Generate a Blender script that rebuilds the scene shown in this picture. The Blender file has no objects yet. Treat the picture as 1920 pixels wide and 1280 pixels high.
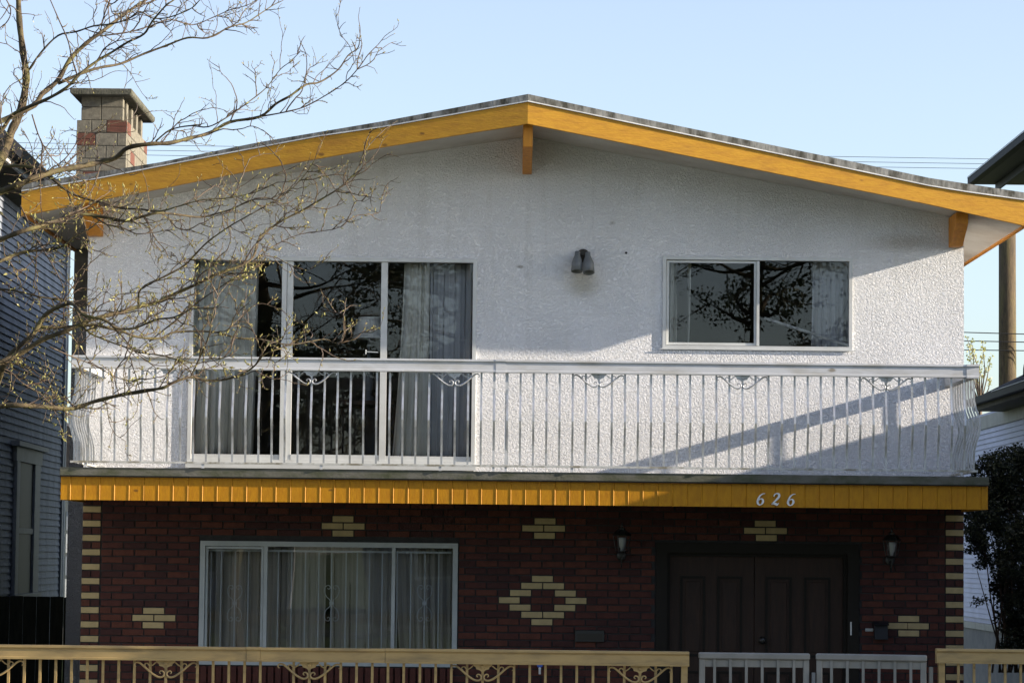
import bpy, math, random
from mathutils import Vector, Matrix
R = math.radians
random.seed(7)
S = bpy.context.scene
COL = S.collection

# ------------------------------------------------------------------ camera
F = 5400.0; W0, H0 = 1920.0, 1280.0
ZC = 1.65
ROLL = 0.0108
VPX, VPY = 955.0, 1040.0
def _cam_axes():
    y = Vector((VPX-960, VPY-640, F)).normalized()           # world Y seen by the camera (right, down, forward)
    x = Vector((math.cos(ROLL), math.sin(ROLL), 0))
    x = (x - y*x.dot(y)).normalized()
    z = x.cross(y)                                            # down-frame: check the sign below
    if z.y > 0: z = -z                                        # world up must point up (negative down)
    return x, y, z
AX, AY, AZ = _cam_axes()
right = Vector((AX.x, AY.x, AZ.x)); down = Vector((AX.y, AY.y, AZ.y)); fwd = Vector((AX.z, AY.z, AZ.z))
cam = bpy.data.objects.new('camera', bpy.data.cameras.new('camera'))
COL.objects.link(cam)
m = Matrix.Identity(4)
up = -down; back = -fwd
for i in range(3):
    m[i][0] = right[i]; m[i][1] = up[i]; m[i][2] = back[i]
m[2][3] = ZC
cam.matrix_world = m
cam.data.sensor_width = 36; cam.data.lens = 36*F/W0
cam.data.clip_end = 2000; cam.data.clip_start = 0.1
S.camera = cam
def ray(px, py):
    return right*(px-960) + down*(py-640) + fwd*F
def P(px, py, Y):
    d = ray(px, py); t = Y/d.y
    return Vector((d.x*t, Y, ZC + d.z*t))

# ------------------------------------------------------------------ light
SUN = Vector((7.0, -1.0, 2.03)).normalized()
EL = math.asin(SUN.z); AZM = math.atan2(SUN.x, SUN.y)
world = bpy.data.worlds.new('World'); S.world = world; world.use_nodes = True
wn = world.node_tree.nodes; wl = world.node_tree.links
sky = wn.new('ShaderNodeTexSky'); sky.sky_type = 'NISHITA'; sky.sun_disc = False
sky.sun_elevation = EL; sky.sun_rotation = AZM
sky.air_density = 1.0; sky.dust_density = 1.0; sky.ozone_density = 3.0
bg = wn['Background']; bg.inputs['Strength'].default_value = 0.115
hs = wn.new('ShaderNodeHueSaturation'); hs.inputs['Hue'].default_value = .512; hs.inputs['Saturation'].default_value = .72; hs.inputs['Value'].default_value = 1.0
wl.new(sky.outputs[0], hs.inputs['Color']); wl.new(hs.outputs[0], bg.inputs['Color'])
sun = bpy.data.objects.new('sun', bpy.data.lights.new('sun', 'SUN')); COL.objects.link(sun)
sun.data.energy = 5.0; sun.data.angle = R(0.5); sun.data.color = (1.0, 0.88, 0.72)
sun.rotation_euler = SUN.to_track_quat('Z', 'Y').to_euler()
sun.location = (30, 0, 20)
S.view_settings.view_transform = 'Standard'
try: S.view_settings.look = 'None'
except Exception: pass
S.view_settings.gamma = 1.0; S.view_settings.use_curve_mapping = False
S.view_settings.exposure = 1.3
S.render.engine = 'CYCLES'
S.cycles.max_bounces = 8; S.cycles.transparent_max_bounces = 12
S.cycles.diffuse_bounces = 4; S.cycles.glossy_bounces = 4
S.cycles.use_denoising = True

# ------------------------------------------------------------------ materials
def nd(nt, t, **kw):
    n = nt.nodes.new(t)
    for k, v in kw.items():
        if k in n.inputs: n.inputs[k].default_value = v
        else: setattr(n, k, v)
    return n
def mat(name, c, rough=.6, c2=None, scale=6, lo=.35, hi=.65, bump=0, bscale=60, stretch=(1,1,1), metal=0, spec=.35, coords='world', c3=None, s3=1.2, amt3=.5, detail=6):
    """base colour c mottled with c2 (noise), optional large soft stain c3, optional fine relief"""
    m = bpy.data.materials.new(name); m.use_nodes = True
    nt = m.node_tree; L = nt.links; b = nt.nodes['Principled BSDF']
    b.inputs['Roughness'].default_value = rough; b.inputs['Metallic'].default_value = metal
    b.inputs['Specular IOR Level'].default_value = spec
    b.inputs['Base Color'].default_value = (*c, 1)
    if coords == 'world': src = nd(nt, 'ShaderNodeNewGeometry').outputs['Position']
    else: src = nd(nt, 'ShaderNodeTexCoord').outputs['Object']
    mp = nd(nt, 'ShaderNodeMapping'); mp.inputs['Scale'].default_value = stretch
    L.new(src, mp.inputs['Vector']); v = mp.outputs[0]
    col = None
    if c2:
        n = nd(nt, 'ShaderNodeTexNoise', Scale=scale, Detail=detail, Roughness=.65); L.new(v, n.inputs['Vector'])
        r = nd(nt, 'ShaderNodeValToRGB'); r.color_ramp.elements[0].position = lo; r.color_ramp.elements[1].position = hi
        r.color_ramp.elements[0].color = (*c, 1); r.color_ramp.elements[1].color = (*c2, 1)
        L.new(n.outputs['Fac'], r.inputs[0]); col = r.outputs[0]
        if c3:
            n3 = nd(nt, 'ShaderNodeTexNoise', Scale=s3, Detail=4); L.new(v, n3.inputs['Vector'])
            r3 = nd(nt, 'ShaderNodeMapRange'); r3.inputs[1].default_value = .5; r3.inputs[2].default_value = .75; r3.inputs[4].default_value = amt3
            L.new(n3.outputs['Fac'], r3.inputs[0])
            mx = nd(nt, 'ShaderNodeMix', data_type='RGBA'); L.new(r3.outputs[0], mx.inputs[0]); L.new(col, mx.inputs[6]); mx.inputs[7].default_value = (*c3, 1)
            col = mx.outputs[2]
        L.new(col, b.inputs['Base Color'])
    if bump:
        nb = nd(nt, 'ShaderNodeTexNoise', Scale=bscale, Detail=5); L.new(v, nb.inputs['Vector'])
        bp = nd(nt, 'ShaderNodeBump', Distance=bump, Strength=1.0); L.new(nb.outputs['Fac'], bp.inputs['Height'])
        L.new(bp.outputs[0], b.inputs['Normal'])
    return m
def stucco_mat(name, base, dirt, dist=.012, sc=42, stain=None):
    m = bpy.data.materials.new(name); m.use_nodes = True
    nt = m.node_tree; L = nt.links; b = nt.nodes['Principled BSDF']
    b.inputs['Roughness'].default_value = .75; b.inputs['Specular IOR Level'].default_value = .15
    g = nd(nt, 'ShaderNodeNewGeometry').outputs['Position']
    # rounded knobs of thrown plaster, with flatter areas between
    n0 = nd(nt, 'ShaderNodeTexNoise', Scale=sc, Detail=4.0, Roughness=.6, Distortion=.9); L.new(g, n0.inputs['Vector'])
    r0 = nd(nt, 'ShaderNodeMapRange', interpolation_type='SMOOTHSTEP'); r0.inputs[1].default_value = .36; r0.inputs[2].default_value = .6
    L.new(n0.outputs['Fac'], r0.inputs[0])
    n1 = nd(nt, 'ShaderNodeTexNoise', Scale=sc*3.2, Detail=3); L.new(g, n1.inputs['Vector'])
    m1 = nd(nt, 'ShaderNodeMath', operation='MULTIPLY_ADD'); L.new(n1.outputs['Fac'], m1.inputs[0]); m1.inputs[1].default_value = .14; L.new(r0.outputs[0], m1.inputs[2])
    n2 = nd(nt, 'ShaderNodeTexNoise', Scale=2.2, Detail=3); L.new(g, n2.inputs['Vector'])
    m2 = nd(nt, 'ShaderNodeMapRange'); m2.inputs[1].default_value = .3; m2.inputs[2].default_value = .7; m2.inputs[3].default_value = .85; m2.inputs[4].default_value = 1.15
    L.new(n2.outputs['Fac'], m2.inputs[0])
    m3 = nd(nt, 'ShaderNodeMath', operation='MULTIPLY'); L.new(m1.outputs[0], m3.inputs[0]); L.new(m2.outputs[0], m3.inputs[1])
    bp = nd(nt, 'ShaderNodeBump', Distance=dist, Strength=1.0); L.new(m3.outputs[0], bp.inputs['Height']); L.new(bp.outputs[0], b.inputs['Normal'])
    # dirt lodged in the hollows plus broad weathering
    nl = nd(nt, 'ShaderNodeTexNoise', Scale=.9, Detail=5); L.new(g, nl.inputs['Vector'])
    rl = nd(nt, 'ShaderNodeMapRange'); rl.inputs[1].default_value = .38; rl.inputs[2].default_value = .72; rl.inputs[4].default_value = .45
    L.new(nl.outputs['Fac'], rl.inputs[0])
    nf = nd(nt, 'ShaderNodeTexNoise', Scale=55, Detail=4); L.new(g, nf.inputs['Vector'])
    rf = nd(nt, 'ShaderNodeMapRange'); rf.inputs[1].default_value = .58; rf.inputs[2].default_value = .74; rf.inputs[4].default_value = .45
    L.new(nf.outputs['Fac'], rf.inputs[0])
    ad = nd(nt, 'ShaderNodeMath', operation='ADD'); ad.use_clamp = True; L.new(rl.outputs[0], ad.inputs[0]); L.new(rf.outputs[0], ad.inputs[1])
    mx = nd(nt, 'ShaderNodeMix', data_type='RGBA'); L.new(ad.outputs[0], mx.inputs[0]); mx.inputs[6].default_value = (*base, 1); mx.inputs[7].default_value = (*dirt, 1)
    col = mx.outputs[2]
    # faint vertical rain streaks
    mps = nd(nt, 'ShaderNodeMapping'); mps.inputs['Scale'].default_value = (9, 9, .55); L.new(g, mps.inputs['Vector'])
    ns = nd(nt, 'ShaderNodeTexNoise', Scale=1.0, Detail=5); L.new(mps.outputs[0], ns.inputs['Vector'])
    rs = nd(nt, 'ShaderNodeMapRange'); rs.inputs[1].default_value = .56; rs.inputs[2].default_value = .76; rs.inputs[4].default_value = .22
    L.new(ns.outputs['Fac'], rs.inputs[0])
    mk = nd(nt, 'ShaderNodeMix', data_type='RGBA'); L.new(rs.outputs[0], mk.inputs[0]); L.new(col, mk.inputs[6]); mk.inputs[7].default_value = (dirt[0]*.72, dirt[1]*.70, dirt[2]*.66, 1)
    col = mk.outputs[2]
    for (pos, rad, c, amt) in (stain or []):
        vs = nd(nt, 'ShaderNodeVectorMath', operation='SUBTRACT'); L.new(g, vs.inputs[0]); vs.inputs[1].default_value = pos
        vd = nd(nt, 'ShaderNodeVectorMath', operation='DIVIDE'); L.new(vs.outputs[0], vd.inputs[0]); vd.inputs[1].default_value = rad
        ln = nd(nt, 'ShaderNodeVectorMath', operation='LENGTH'); L.new(vd.outputs[0], ln.inputs[0])
        na = nd(nt, 'ShaderNodeMath', operation='MULTIPLY_ADD'); L.new(nf.outputs['Fac'], na.inputs[0]); na.inputs[1].default_value = .7; L.new(ln.outputs['Value'], na.inputs[2])
        rr = nd(nt, 'ShaderNodeMapRange', interpolation_type='SMOOTHSTEP'); rr.inputs[1].default_value = .45; rr.inputs[2].default_value = 1.35; rr.inputs[3].default_value = amt; rr.inputs[4].default_value = 0
        L.new(na.outputs[0], rr.inputs[0])
        ms = nd(nt, 'ShaderNodeMix', data_type='RGBA'); L.new(rr.outputs[0], ms.inputs[0]); L.new(col, ms.inputs[6]); ms.inputs[7].default_value = (*c, 1)
        col = ms.outputs[2]
    L.new(col, b.inputs['Base Color'])
    return m
def glass_mat(name, tint=(.95,.95,.95), ior=1.5, rough=0.0):
    m = bpy.data.materials.new(name); m.use_nodes = True
    nt = m.node_tree; L = nt.links; nt.nodes.clear()
    o = nd(nt, 'ShaderNodeOutputMaterial'); t = nd(nt, 'ShaderNodeBsdfTransparent'); t.inputs[0].default_value = (*tint, 1)
    g = nd(nt, 'ShaderNodeBsdfGlossy'); g.inputs['Roughness'].default_value = rough
    f = nd(nt, 'ShaderNodeFresnel'); f.inputs['IOR'].default_value = ior
    n = nd(nt, 'ShaderNodeTexNoise', Scale=1.3, Detail=1); p = nd(nt, 'ShaderNodeNewGeometry'); L.new(p.outputs['Position'], n.inputs['Vector'])
    bp = nd(nt, 'ShaderNodeBump', Distance=.0012, Strength=1.0); L.new(n.outputs['Fac'], bp.inputs['Height']); L.new(bp.outputs[0], g.inputs['Normal'])
    x = nd(nt, 'ShaderNodeMixShader'); L.new(f.outputs[0], x.inputs[0]); L.new(t.outputs[0], x.inputs[1]); L.new(g.outputs[0], x.inputs[2]); L.new(x.outputs[0], o.inputs[0])
    return m
def leaf_mat(name, c, c2, sat=.5, trans=.25):
    m = bpy.data.materials.new(name); m.use_nodes = True
    nt = m.node_tree; L = nt.links; b = nt.nodes['Principled BSDF']; b.inputs['Roughness'].default_value = .45
    n = nd(nt, 'ShaderNodeTexNoise', Scale=9.0, Detail=3); p = nd(nt, 'ShaderNodeNewGeometry'); L.new(p.outputs['Position'], n.inputs['Vector'])
    r = nd(nt, 'ShaderNodeValToRGB'); r.color_ramp.elements[0].position = .38; r.color_ramp.elements[1].position = .62
    r.color_ramp.elements[0].color = (*c, 1); r.color_ramp.elements[1].color = (*c2, 1); L.new(n.outputs['Fac'], r.inputs[0]); L.new(r.outputs[0], b.inputs['Base Color'])
    t = nd(nt, 'ShaderNodeBsdfTranslucent'); L.new(r.outputs[0], t.inputs[0])
    x = nd(nt, 'ShaderNodeMixShader', Fac=trans); o = nt.nodes['Material Output']
    L.new(b.outputs[0], x.inputs[1]); L.new(t.outputs[0], x.inputs[2]); L.new(x.outputs[0], o.inputs[0])
    return m

LAMPP = P(1093, 535, 26.0)
M = dict(
 stucco = stucco_mat('white_stucco', (.83,.83,.85), (.68,.68,.68), dist=.0062, sc=50, stain=[(LAMPP, (.22,.5,.17), (.34,.31,.22), .55), (P(1700,455,26), (.5,.5,.12), (.45,.38,.30), .5)]),
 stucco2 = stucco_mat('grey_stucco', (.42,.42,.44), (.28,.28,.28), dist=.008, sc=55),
 soffit = mat('soffit_paint', (.52,.50,.46), .7, (.40,.37,.33), 2.2, bump=.001, bscale=30, c3=(.33,.25,.17), s3=.8, amt3=.45),
 rake = mat('mustard_paint', (.52,.27,.028), .6, (.44,.21,.024), 7, .38, .7, bump=.0025, bscale=22, stretch=(1,1,5), c3=(.33,.16,.03), s3=3.5, amt3=.5, spec=.25),
 beam = mat('beam_paint', (.58,.24,.022), .55, (.42,.15,.018), 6, .4, .7, bump=.002, bscale=18, stretch=(4,4,1)),
 plank = mat('ochre_plank_paint', (.47,.215,.008), .5, (.39,.165,.007), 9, .4, .65, bump=.0012, bscale=30, stretch=(3,3,1), c3=(.34,.16,.012), s3=6, amt3=.35, spec=.22),
 flash = mat('weathered_flashing', (.24,.24,.23), .7, (.05,.047,.035), 7, .40, .62, stretch=(1.5,1,.5), bump=.003, bscale=30),
 strip = mat('metal_drip_strip', (.75,.75,.74), .4, (.5,.5,.5), 5),
 tar = mat('tar_roof', (.10,.10,.10), .9, (.20,.20,.19), 8, bump=.004, bscale=80),
 deck = mat('mossy_deck_edge', (.13,.125,.105), .8, (.06,.065,.035), 5, .38, .66, stretch=(1,1,2), bump=.003, bscale=40),
 alu = mat('white_aluminium', (.62,.63,.64), .38, (.48,.49,.49), 3, .4, .75),
 frame = mat('window_aluminium', (.60,.61,.60), .4, (.46,.46,.44), 3, .45, .8),
 dframe = mat('grey_window_aluminium', (.42,.45,.46), .4, (.33,.36,.37), 3),
 rail = mat('railing_paint', (.52,.53,.55), .38, (.42,.42,.42), 4, .45, .75, c3=(.30,.27,.20), s3=3.0, amt3=.55, stretch=(1,1,4)),
 railb = mat('railing_bottom_paint', (.50,.50,.48), .45, (.22,.20,.15), 9, .45, .62),
 bal = mat('baluster_paint', (.54,.55,.57), .27, (.34,.33,.30), 10, .45, .7, metal=.50),
 tan = mat('tan_fence_paint', (.39,.275,.115), .45, (.30,.205,.09), 4, .4, .75, c3=(.16,.13,.07), s3=4, amt3=.6, stretch=(1,1,4)),
 gate = mat('grey_gate_paint', (.24,.235,.215), .45, (.18,.18,.165), 4),
 mortar = mat('mortar', (.040,.040,.040), .9, (.025,.025,.027), 20, bump=.002, bscale=80),
 brick = [mat('red_brick_%d' % i, c, .75, (c[0]*.62, c[1]*.62, c[2]*.7), 14, .35, .7, bump=.003, bscale=90) for i, c in enumerate([(.080,.022,.015), (.054,.016,.013), (.105,.030,.017)])],
 cream = mat('cream_brick', (.46,.355,.18), .7, (.37,.285,.145), 9, bump=.002, bscale=90),
 door = mat('dark_stained_door', (.036,.016,.008), .6, (.020,.009,.005), 5, stretch=(6,6,.8), bump=.0008, bscale=30),
 dtrim = mat('dark_door_frame', (.014,.011,.008), .6, spec=.2),
 glass = glass_mat('window_glass'), 
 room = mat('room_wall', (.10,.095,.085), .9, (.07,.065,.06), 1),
 curtain = mat('curtain_cloth', (.88,.86,.78), .9, (.74,.72,.64), 3, stretch=(12,12,.4)),
 curtain2 = mat('blue_grey_curtain_cloth', (.66,.67,.69), .9, (.50,.51,.54), 3, stretch=(12,12,.4)),
 sheer = mat('sheer_curtain_cloth', (.46,.44,.39), .9, (.34,.33,.29), 3, stretch=(10,10,.3)),
 bars = mat('window_bar_paint', (.50,.54,.56), .4),
 black = mat('black_iron', (.012,.012,.012), .4, spec=.6),
 lampglass = mat('frosted_glass', (.36,.38,.38), .15),
 dgrey = mat('grey_lamp_shell', (.16,.17,.18), .5, (.12,.13,.13), 20),
 dark = mat('dark_bronze_plate', (.03,.025,.018), .5),
 block = mat('grey_concrete_block', (.21,.19,.145), .85, (.125,.115,.09), 25, bump=.004, bscale=110),
 cblock = mat('chimney_red_block', (.15,.055,.036), .85, (.10,.045,.032), 20, bump=.004, bscale=110),
 cmortar = mat('chimney_mortar', (.14,.13,.11), .9, (.09,.085,.07), 20),
 cap = mat('mossy_concrete_cap', (.12,.115,.09), .9, (.06,.06,.04), 12, bump=.006, bscale=60),
 siding = mat('grey_blue_siding_paint', (.26,.285,.33), .6, (.15,.165,.19), 3.5, .42, .66, stretch=(1,1,.45), bump=.0015, bscale=40, c3=(.10,.105,.11), s3=4.5, amt3=.75),
 sidingw = mat('white_siding_paint', (.52,.53,.64), .6, (.43,.43,.53), 3, stretch=(1,.6,1), bump=.001, bscale=30),
 trimg = mat('grey_trim_paint', (.30,.32,.35), .5, (.24,.26,.28), 5),
 trimw = mat('white_trim_paint', (.68,.68,.66), .5, (.5,.5,.48), 5),
 frieze = mat('grey_frieze_paint', (.36,.35,.31), .6, (.26,.25,.22), 4),
 shingle = mat('dark_shingle', (.022,.020,.021), .9, (.038,.034,.034), 14, bump=.006, bscale=60),
 eavew = mat('bare_eave_wood', (.17,.145,.11), .8, (.09,.075,.055), 6, stretch=(1,6,1)),
 darkeave = mat('dark_eave_paint', (.010,.011,.014), .6, (.016,.017,.02), 5),
 gutter = mat('dark_gutter_metal', (.012,.012,.015), .6, spec=.12),
 pole = mat('weathered_pole_wood', (.11,.078,.042), .85, (.05,.037,.022), 7, .35, .65, stretch=(5,5,.7), bump=.006, bscale=30, c3=(.13,.115,.03), s3=2, amt3=.5),
 wire = mat('wire_rubber', (.02,.02,.02), .5),
 oldfence = mat('old_fence_wood', (.035,.035,.022), .9, (.018,.020,.012), 8, stretch=(5,5,.6), bump=.003, bscale=30),
 bark = mat('mossy_bark', (.095,.070,.034), .85, (.030,.022,.014), 11, .36, .62, bump=.004, bscale=70, c3=(.17,.16,.045), s3=6, amt3=.6),
 twig = mat('twig_bark', (.050,.033,.024), .65, (.12,.082,.05), 9, .4, .65),
 bud = leaf_mat('bud_green', (.42,.40,.14), (.30,.24,.10), trans=.3),
 hedge = leaf_mat('dark_leaf', (.022,.030,.016), (.040,.048,.020), trans=.15),
 yleaf = leaf_mat('yellow_spring_leaf', (.45,.42,.16), (.35,.36,.12), trans=.4),
 streetleaf = leaf_mat('street_tree_leaf', (.040,.055,.020), (.07,.08,.03), trans=.2),
 asphalt = mat('asphalt', (.05,.05,.052), .9, (.07,.07,.07), 12, bump=.004, bscale=120),
 paint = mat('road_line_paint', (.7,.68,.5), .7),
 concrete = mat('concrete', (.22,.21,.19), .85, (.16,.155,.145), 5, bump=.002, bscale=60),
 grass = mat('lawn', (.05,.085,.025), .95, (.09,.11,.04), 14, bump=.02, bscale=90),
 num = mat('number_metal', (.75,.75,.73), .35),
 blue = mat('blue_plastic', (.05,.12,.5), .4),
 shade = mat('lamp_shade_cloth', (.88,.87,.82), .8),
 carr = mat('car_red_paint', (.25,.02,.02), .25),
)
def knots(m, sc, c, thr, amt):
    nt = m.node_tree; L = nt.links; b = nt.nodes['Principled BSDF']; src = b.inputs['Base Color'].links[0].from_socket
    g = nd(nt, 'ShaderNodeNewGeometry').outputs['Position']; mp = nd(nt, 'ShaderNodeMapping'); mp.inputs['Scale'].default_value = (1, 1, 1.9); L.new(g, mp.inputs['Vector'])
    nz = nd(nt, 'ShaderNodeTexNoise', Scale=14.0, Detail=3); L.new(g, nz.inputs['Vector'])
    v = nd(nt, 'ShaderNodeTexVoronoi', Scale=sc); L.new(mp.outputs[0], v.inputs['Vector'])
    ad = nd(nt, 'ShaderNodeMath', operation='MULTIPLY_ADD'); L.new(nz.outputs['Fac'], ad.inputs[0]); ad.inputs[1].default_value = .10; L.new(v.outputs['Distance'], ad.inputs[2])
    r = nd(nt, 'ShaderNodeMapRange', interpolation_type='SMOOTHSTEP'); r.inputs[1].default_value = thr; r.inputs[2].default_value = thr+.05; r.inputs[3].default_value = amt; r.inputs[4].default_value = 0; L.new(ad.outputs[0], r.inputs[0])
    x = nd(nt, 'ShaderNodeMix', data_type='RGBA'); L.new(r.outputs[0], x.inputs[0]); L.new(src, x.inputs[6]); x.inputs[7].default_value = (*c, 1); L.new(x.outputs[2], b.inputs['Base Color'])
knots(M['rake'], 3.2, (.17,.08,.02), .105, .8); knots(M['plank'], 2.6, (.10,.045,.01), .075, .8)
knots(M['stucco'], 1.3, (.20,.18,.15), .058, .7); knots(M['rail'], 2.1, (.16,.12,.06), .10, .7); knots(M['tan'], 2.4, (.10,.07,.04), .10, .6)
# ------------------------------------------------------------------ mesh helpers
WL = {}
def reg(o, loc): WL[o.name] = Vector(loc); return o
def link(o, parent=None, wloc=(0,0,0)):
    COL.objects.link(o); wloc = Vector(wloc)
    if parent is not None:
        o.parent = parent; o.location = wloc - WL[parent.name]
    else: o.location = wloc
    WL[o.name] = wloc
    return o
def tag(o, label=None, cat=None, group=None, kind=None):
    if label: o['label'] = label
    if cat: o['category'] = cat
    if group: o['group'] = group
    if kind: o['kind'] = kind
    return o
def thing(name, loc, label, cat, group=None):
    o = bpy.data.objects.new(name, None); o.empty_display_size = .2
    link(o, None, loc); return tag(o, label, cat, group)
def sub(name, parent):
    """an Empty part that holds sub-parts"""
    o = bpy.data.objects.new(name, None); return link(o, parent, WL[parent.name])
class MB:
    def __init__(s): s.v = []; s.f = []; s.sm = False
    def add(s, vs, fs):
        n = len(s.v); s.v += [tuple(v) for v in vs]; s.f += [tuple(i+n for i in f) for f in fs]; return s
    def box(s, x0, x1, y0, y1, z0, z1):
        if x0 > x1: x0, x1 = x1, x0
        if y0 > y1: y0, y1 = y1, y0
        if z0 > z1: z0, z1 = z1, z0
        return s.add([(x0,y0,z0),(x1,y0,z0),(x1,y1,z0),(x0,y1,z0),(x0,y0,z1),(x1,y0,z1),(x1,y1,z1),(x0,y1,z1)],
            [(0,3,2,1),(4,5,6,7),(0,1,5,4),(1,2,6,5),(2,3,7,6),(3,0,4,7)])
    def prism(s, prof, axis, a0, a1):
        """profile of 2D points extruded along axis: 'x' (profile y,z), 'y' (x,z), 'z' (x,y)"""
        def mk(p, a): return {'x': (a,p[0],p[1]), 'y': (p[0],a,p[1]), 'z': (p[0],p[1],a)}[axis]
        n = len(prof); vs = [mk(p,a0) for p in prof] + [mk(p,a1) for p in prof]
        fs = [tuple(range(n))[::-1], tuple(range(n,2*n))] + [(i,(i+1)%n,(i+1)%n+n,i+n) for i in range(n)]
        return s.add(vs, fs)
    def tube(s, pts, rad, n=6, cap=True):
        pts = [Vector(p) for p in pts]
        if not isinstance(rad, (list, tuple)): rad = [rad]*len(pts)
        base = len(s.v); prev = None
        for i, p in enumerate(pts):
            t = (pts[min(i+1,len(pts)-1)] - pts[max(i-1,0)])
            if t.length < 1e-9: t = Vector((0,0,1))
            t.normalize()
            a = prev if prev is not None else (Vector((0,1,0)) if abs(t.y) < .9 else Vector((1,0,0)))
            u = (a - t*a.dot(t)).normalized(); w = t.cross(u); prev = u
            for k in range(n):
                an = 2*math.pi*k/n; s.v.append(tuple(p + (u*math.cos(an) + w*math.sin(an))*rad[i]))
        for i in range(len(pts)-1):
            for k in range(n):
                a = base+i*n+k; b = base+i*n+(k+1)%n; s.f.append((a, b, b+n, a+n))
        if cap:
            s.f.append(tuple(range(base, base+n))[::-1]); e = base+(len(pts)-1)*n; s.f.append(tuple(range(e, e+n)))
        return s
    def lathe(s, c, prof, n=16, axis=Vector((0,0,1))):
        """prof: (radius, height) pairs about point c"""
        c = Vector(c); q = axis.to_track_quat('Z', 'Y'); base = len(s.v)
        for r, h in prof:
            for k in range(n):
                a = 2*math.pi*k/n; s.v.append(tuple(c + q @ Vector((r*math.cos(a), r*math.sin(a), h))))
        for i in range(len(prof)-1):
            for k in range(n):
                a = base+i*n+k; b = base+i*n+(k+1)%n; s.f.append((a, b, b+n, a+n))
        s.f.append(tuple(range(base, base+n))[::-1]); e = base+(len(prof)-1)*n; s.f.append(tuple(range(e, e+n)))
        return s
    def mesh(s, name, mt, smooth=False, bevel=0):
        me = bpy.data.meshes.new(name); me.from_pydata(s.v, [], s.f); me.update()
        import bmesh
        b = bmesh.new(); b.from_mesh(me); bmesh.ops.recalc_face_normals(b, faces=b.faces)
        if bevel: bmesh.ops.bevel(b, geom=b.edges[:], offset=bevel, segments=1, affect='EDGES', clamp_overlap=True)
        b.to_mesh(me); b.free()
        if mt: me.materials.append(mt)
        if smooth:
            for p in me.polygons: p.use_smooth = True
        return me
    def build(s, name, mt, parent=None, smooth=False, bevel=0, label=None):
        o = bpy.data.objects.new(name, s.mesh(name, mt, smooth, bevel)); link(o, parent)
        if label: o['label'] = label
        return o
def fastmesh(name, v, f, mt):
    me = bpy.data.meshes.new(name); me.from_pydata(v, [], f); me.update(); me.materials.append(mt); return me
def inst(name, me, parent, loc, rot=None):
    o = bpy.data.objects.new(name, me); link(o, parent, loc)
    if rot: o.rotation_euler = rot
    return o
def catmull(pts, n=4):
    pts = [Vector(p) for p in pts]; out = []
    q = [pts[0]*2-pts[1]] + pts + [pts[-1]*2-pts[-2]]
    for i in range(1, len(q)-2):
        for k in range(n):
            t = k/n; a, b, c, d = q[i-1], q[i], q[i+1], q[i+2]
            out.append(.5*((2*b) + (c-a)*t + (2*a-5*b+4*c-d)*t*t + (3*b-a-3*c+d)*t**3))
    out.append(pts[-1]); return out
def lerp(tab, x):
    if x <= tab[0][0]:
        (a, b), (c, d) = tab[0], tab[1]; return b + (d-b)*(x-a)/(c-a)
    for (a, b), (c, d) in zip(tab, tab[1:]):
        if x <= c: return b + (d-b)*(x-a)/(c-a)
    (a, b), (c, d) = tab[-2], tab[-1]; return b + (d-b)*(x-a)/(c-a)

# ================================================================== SETTING
YW = 26.0                                    # front wall plane of the house
GY = -0.35                                   # yard level beside the house
def ground_z(y): return 0.0 if y < 20.9 else (GY if y > 23 else GY*(y-20.9)/2.1)
g = MB(); ys = [-900, -300, -100, 20.9, 23, 60, 150, 400, 900]
for a, b in zip(ys, ys[1:]):
    za, zb = (-.16 if a < 20 else ground_z(a)), (-.16 if b < 20 else ground_z(b))
    g.add([(-900,a,za),(900,a,za),(900,b,zb),(-900,b,zb)], [(0,1,2,3)])
tag(g.build('ground', M['grass']), 'green lawn and yard ground under the houses', kind='structure')
tag(MB().add([(-300,-7,-.12),(300,-7,-.12),(300,6,-.12),(-300,6,-.12)], [(0,1,2,3)]).build('road', M['asphalt']), 'grey asphalt street in front of the houses', kind='structure')
tag(MB().box(-300,300,6,6.2,-.15,.02).box(-300,300,-7.2,-7,-.15,.02).build('kerb', M['concrete']), 'concrete kerbs along the street', kind='structure')
tag(MB().box(-300,300,6.2,17.2,-.15,.0).box(-300,300,-30,-7.2,-.15,.0).build('verge', M['grass']), 'grass verges beside the street', kind='structure')
tag(MB().box(-300,300,17.2,20.9,-.15,.008).box(-300,300,-10.8,-9,-.15,.008).build('pavement', M['concrete']), 'concrete pavement along the fence', kind='structure')
tag(MB().box(1.6,4.0,20.9,26.2,-.6,-.30).build('path', M['concrete']), 'concrete path from the gates to the front door', kind='structure')

# ================================================================== HOUSE
XL, XR = -3.85, 4.095
house = thing('house', (0, 26, GY), 'two storey white stucco house with mustard gable trim, long balcony and red brick lower floor', 'house')
# --- roof line sampled from rake polylines
FT = [(41,347),(187,324),(300,306),(487,268),(718,229),(990,178),(1190,221),(1400,264),(1590,303),(1741,335),(1930,364)]
BT = [(41,359),(187,335),(375,298),(600,256),(718,239),(990,191),(1400,277),(1590,317),(1741,349),(1815,361),(1930,377)]
BB = [(41,405),(187,375),(311,352),(469,320),(718,276),(990,232),(1400,314),(1726,379.5),(1930,425)]
XRID = P(990, 200, 25.03).x
def prowY(X): return 25.03 + .092*abs(X-XRID)
def edgept(px, py):
    Y = 25.3
    for _ in range(4): q = P(px, py, Y); Y = prowY(q.x)
    return P(px, py, Y)
xs = [41,110,187,300,400,487,600,718,850,990,1100,1190,1300,1400,1500,1590,1680,1741,1815,1870,1930]
top = [edgept(x, lerp(FT, x)) for x in xs]; mid = [edgept(x, lerp(BT, x)) for x in xs]; bot = [edgept(x, lerp(BB, x)) for x in xs]
for i in range(len(xs)):                                        # true verticals
    mid[i].x = bot[i].x = top[i].x; mid[i].y = bot[i].y = top[i].y
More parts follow.
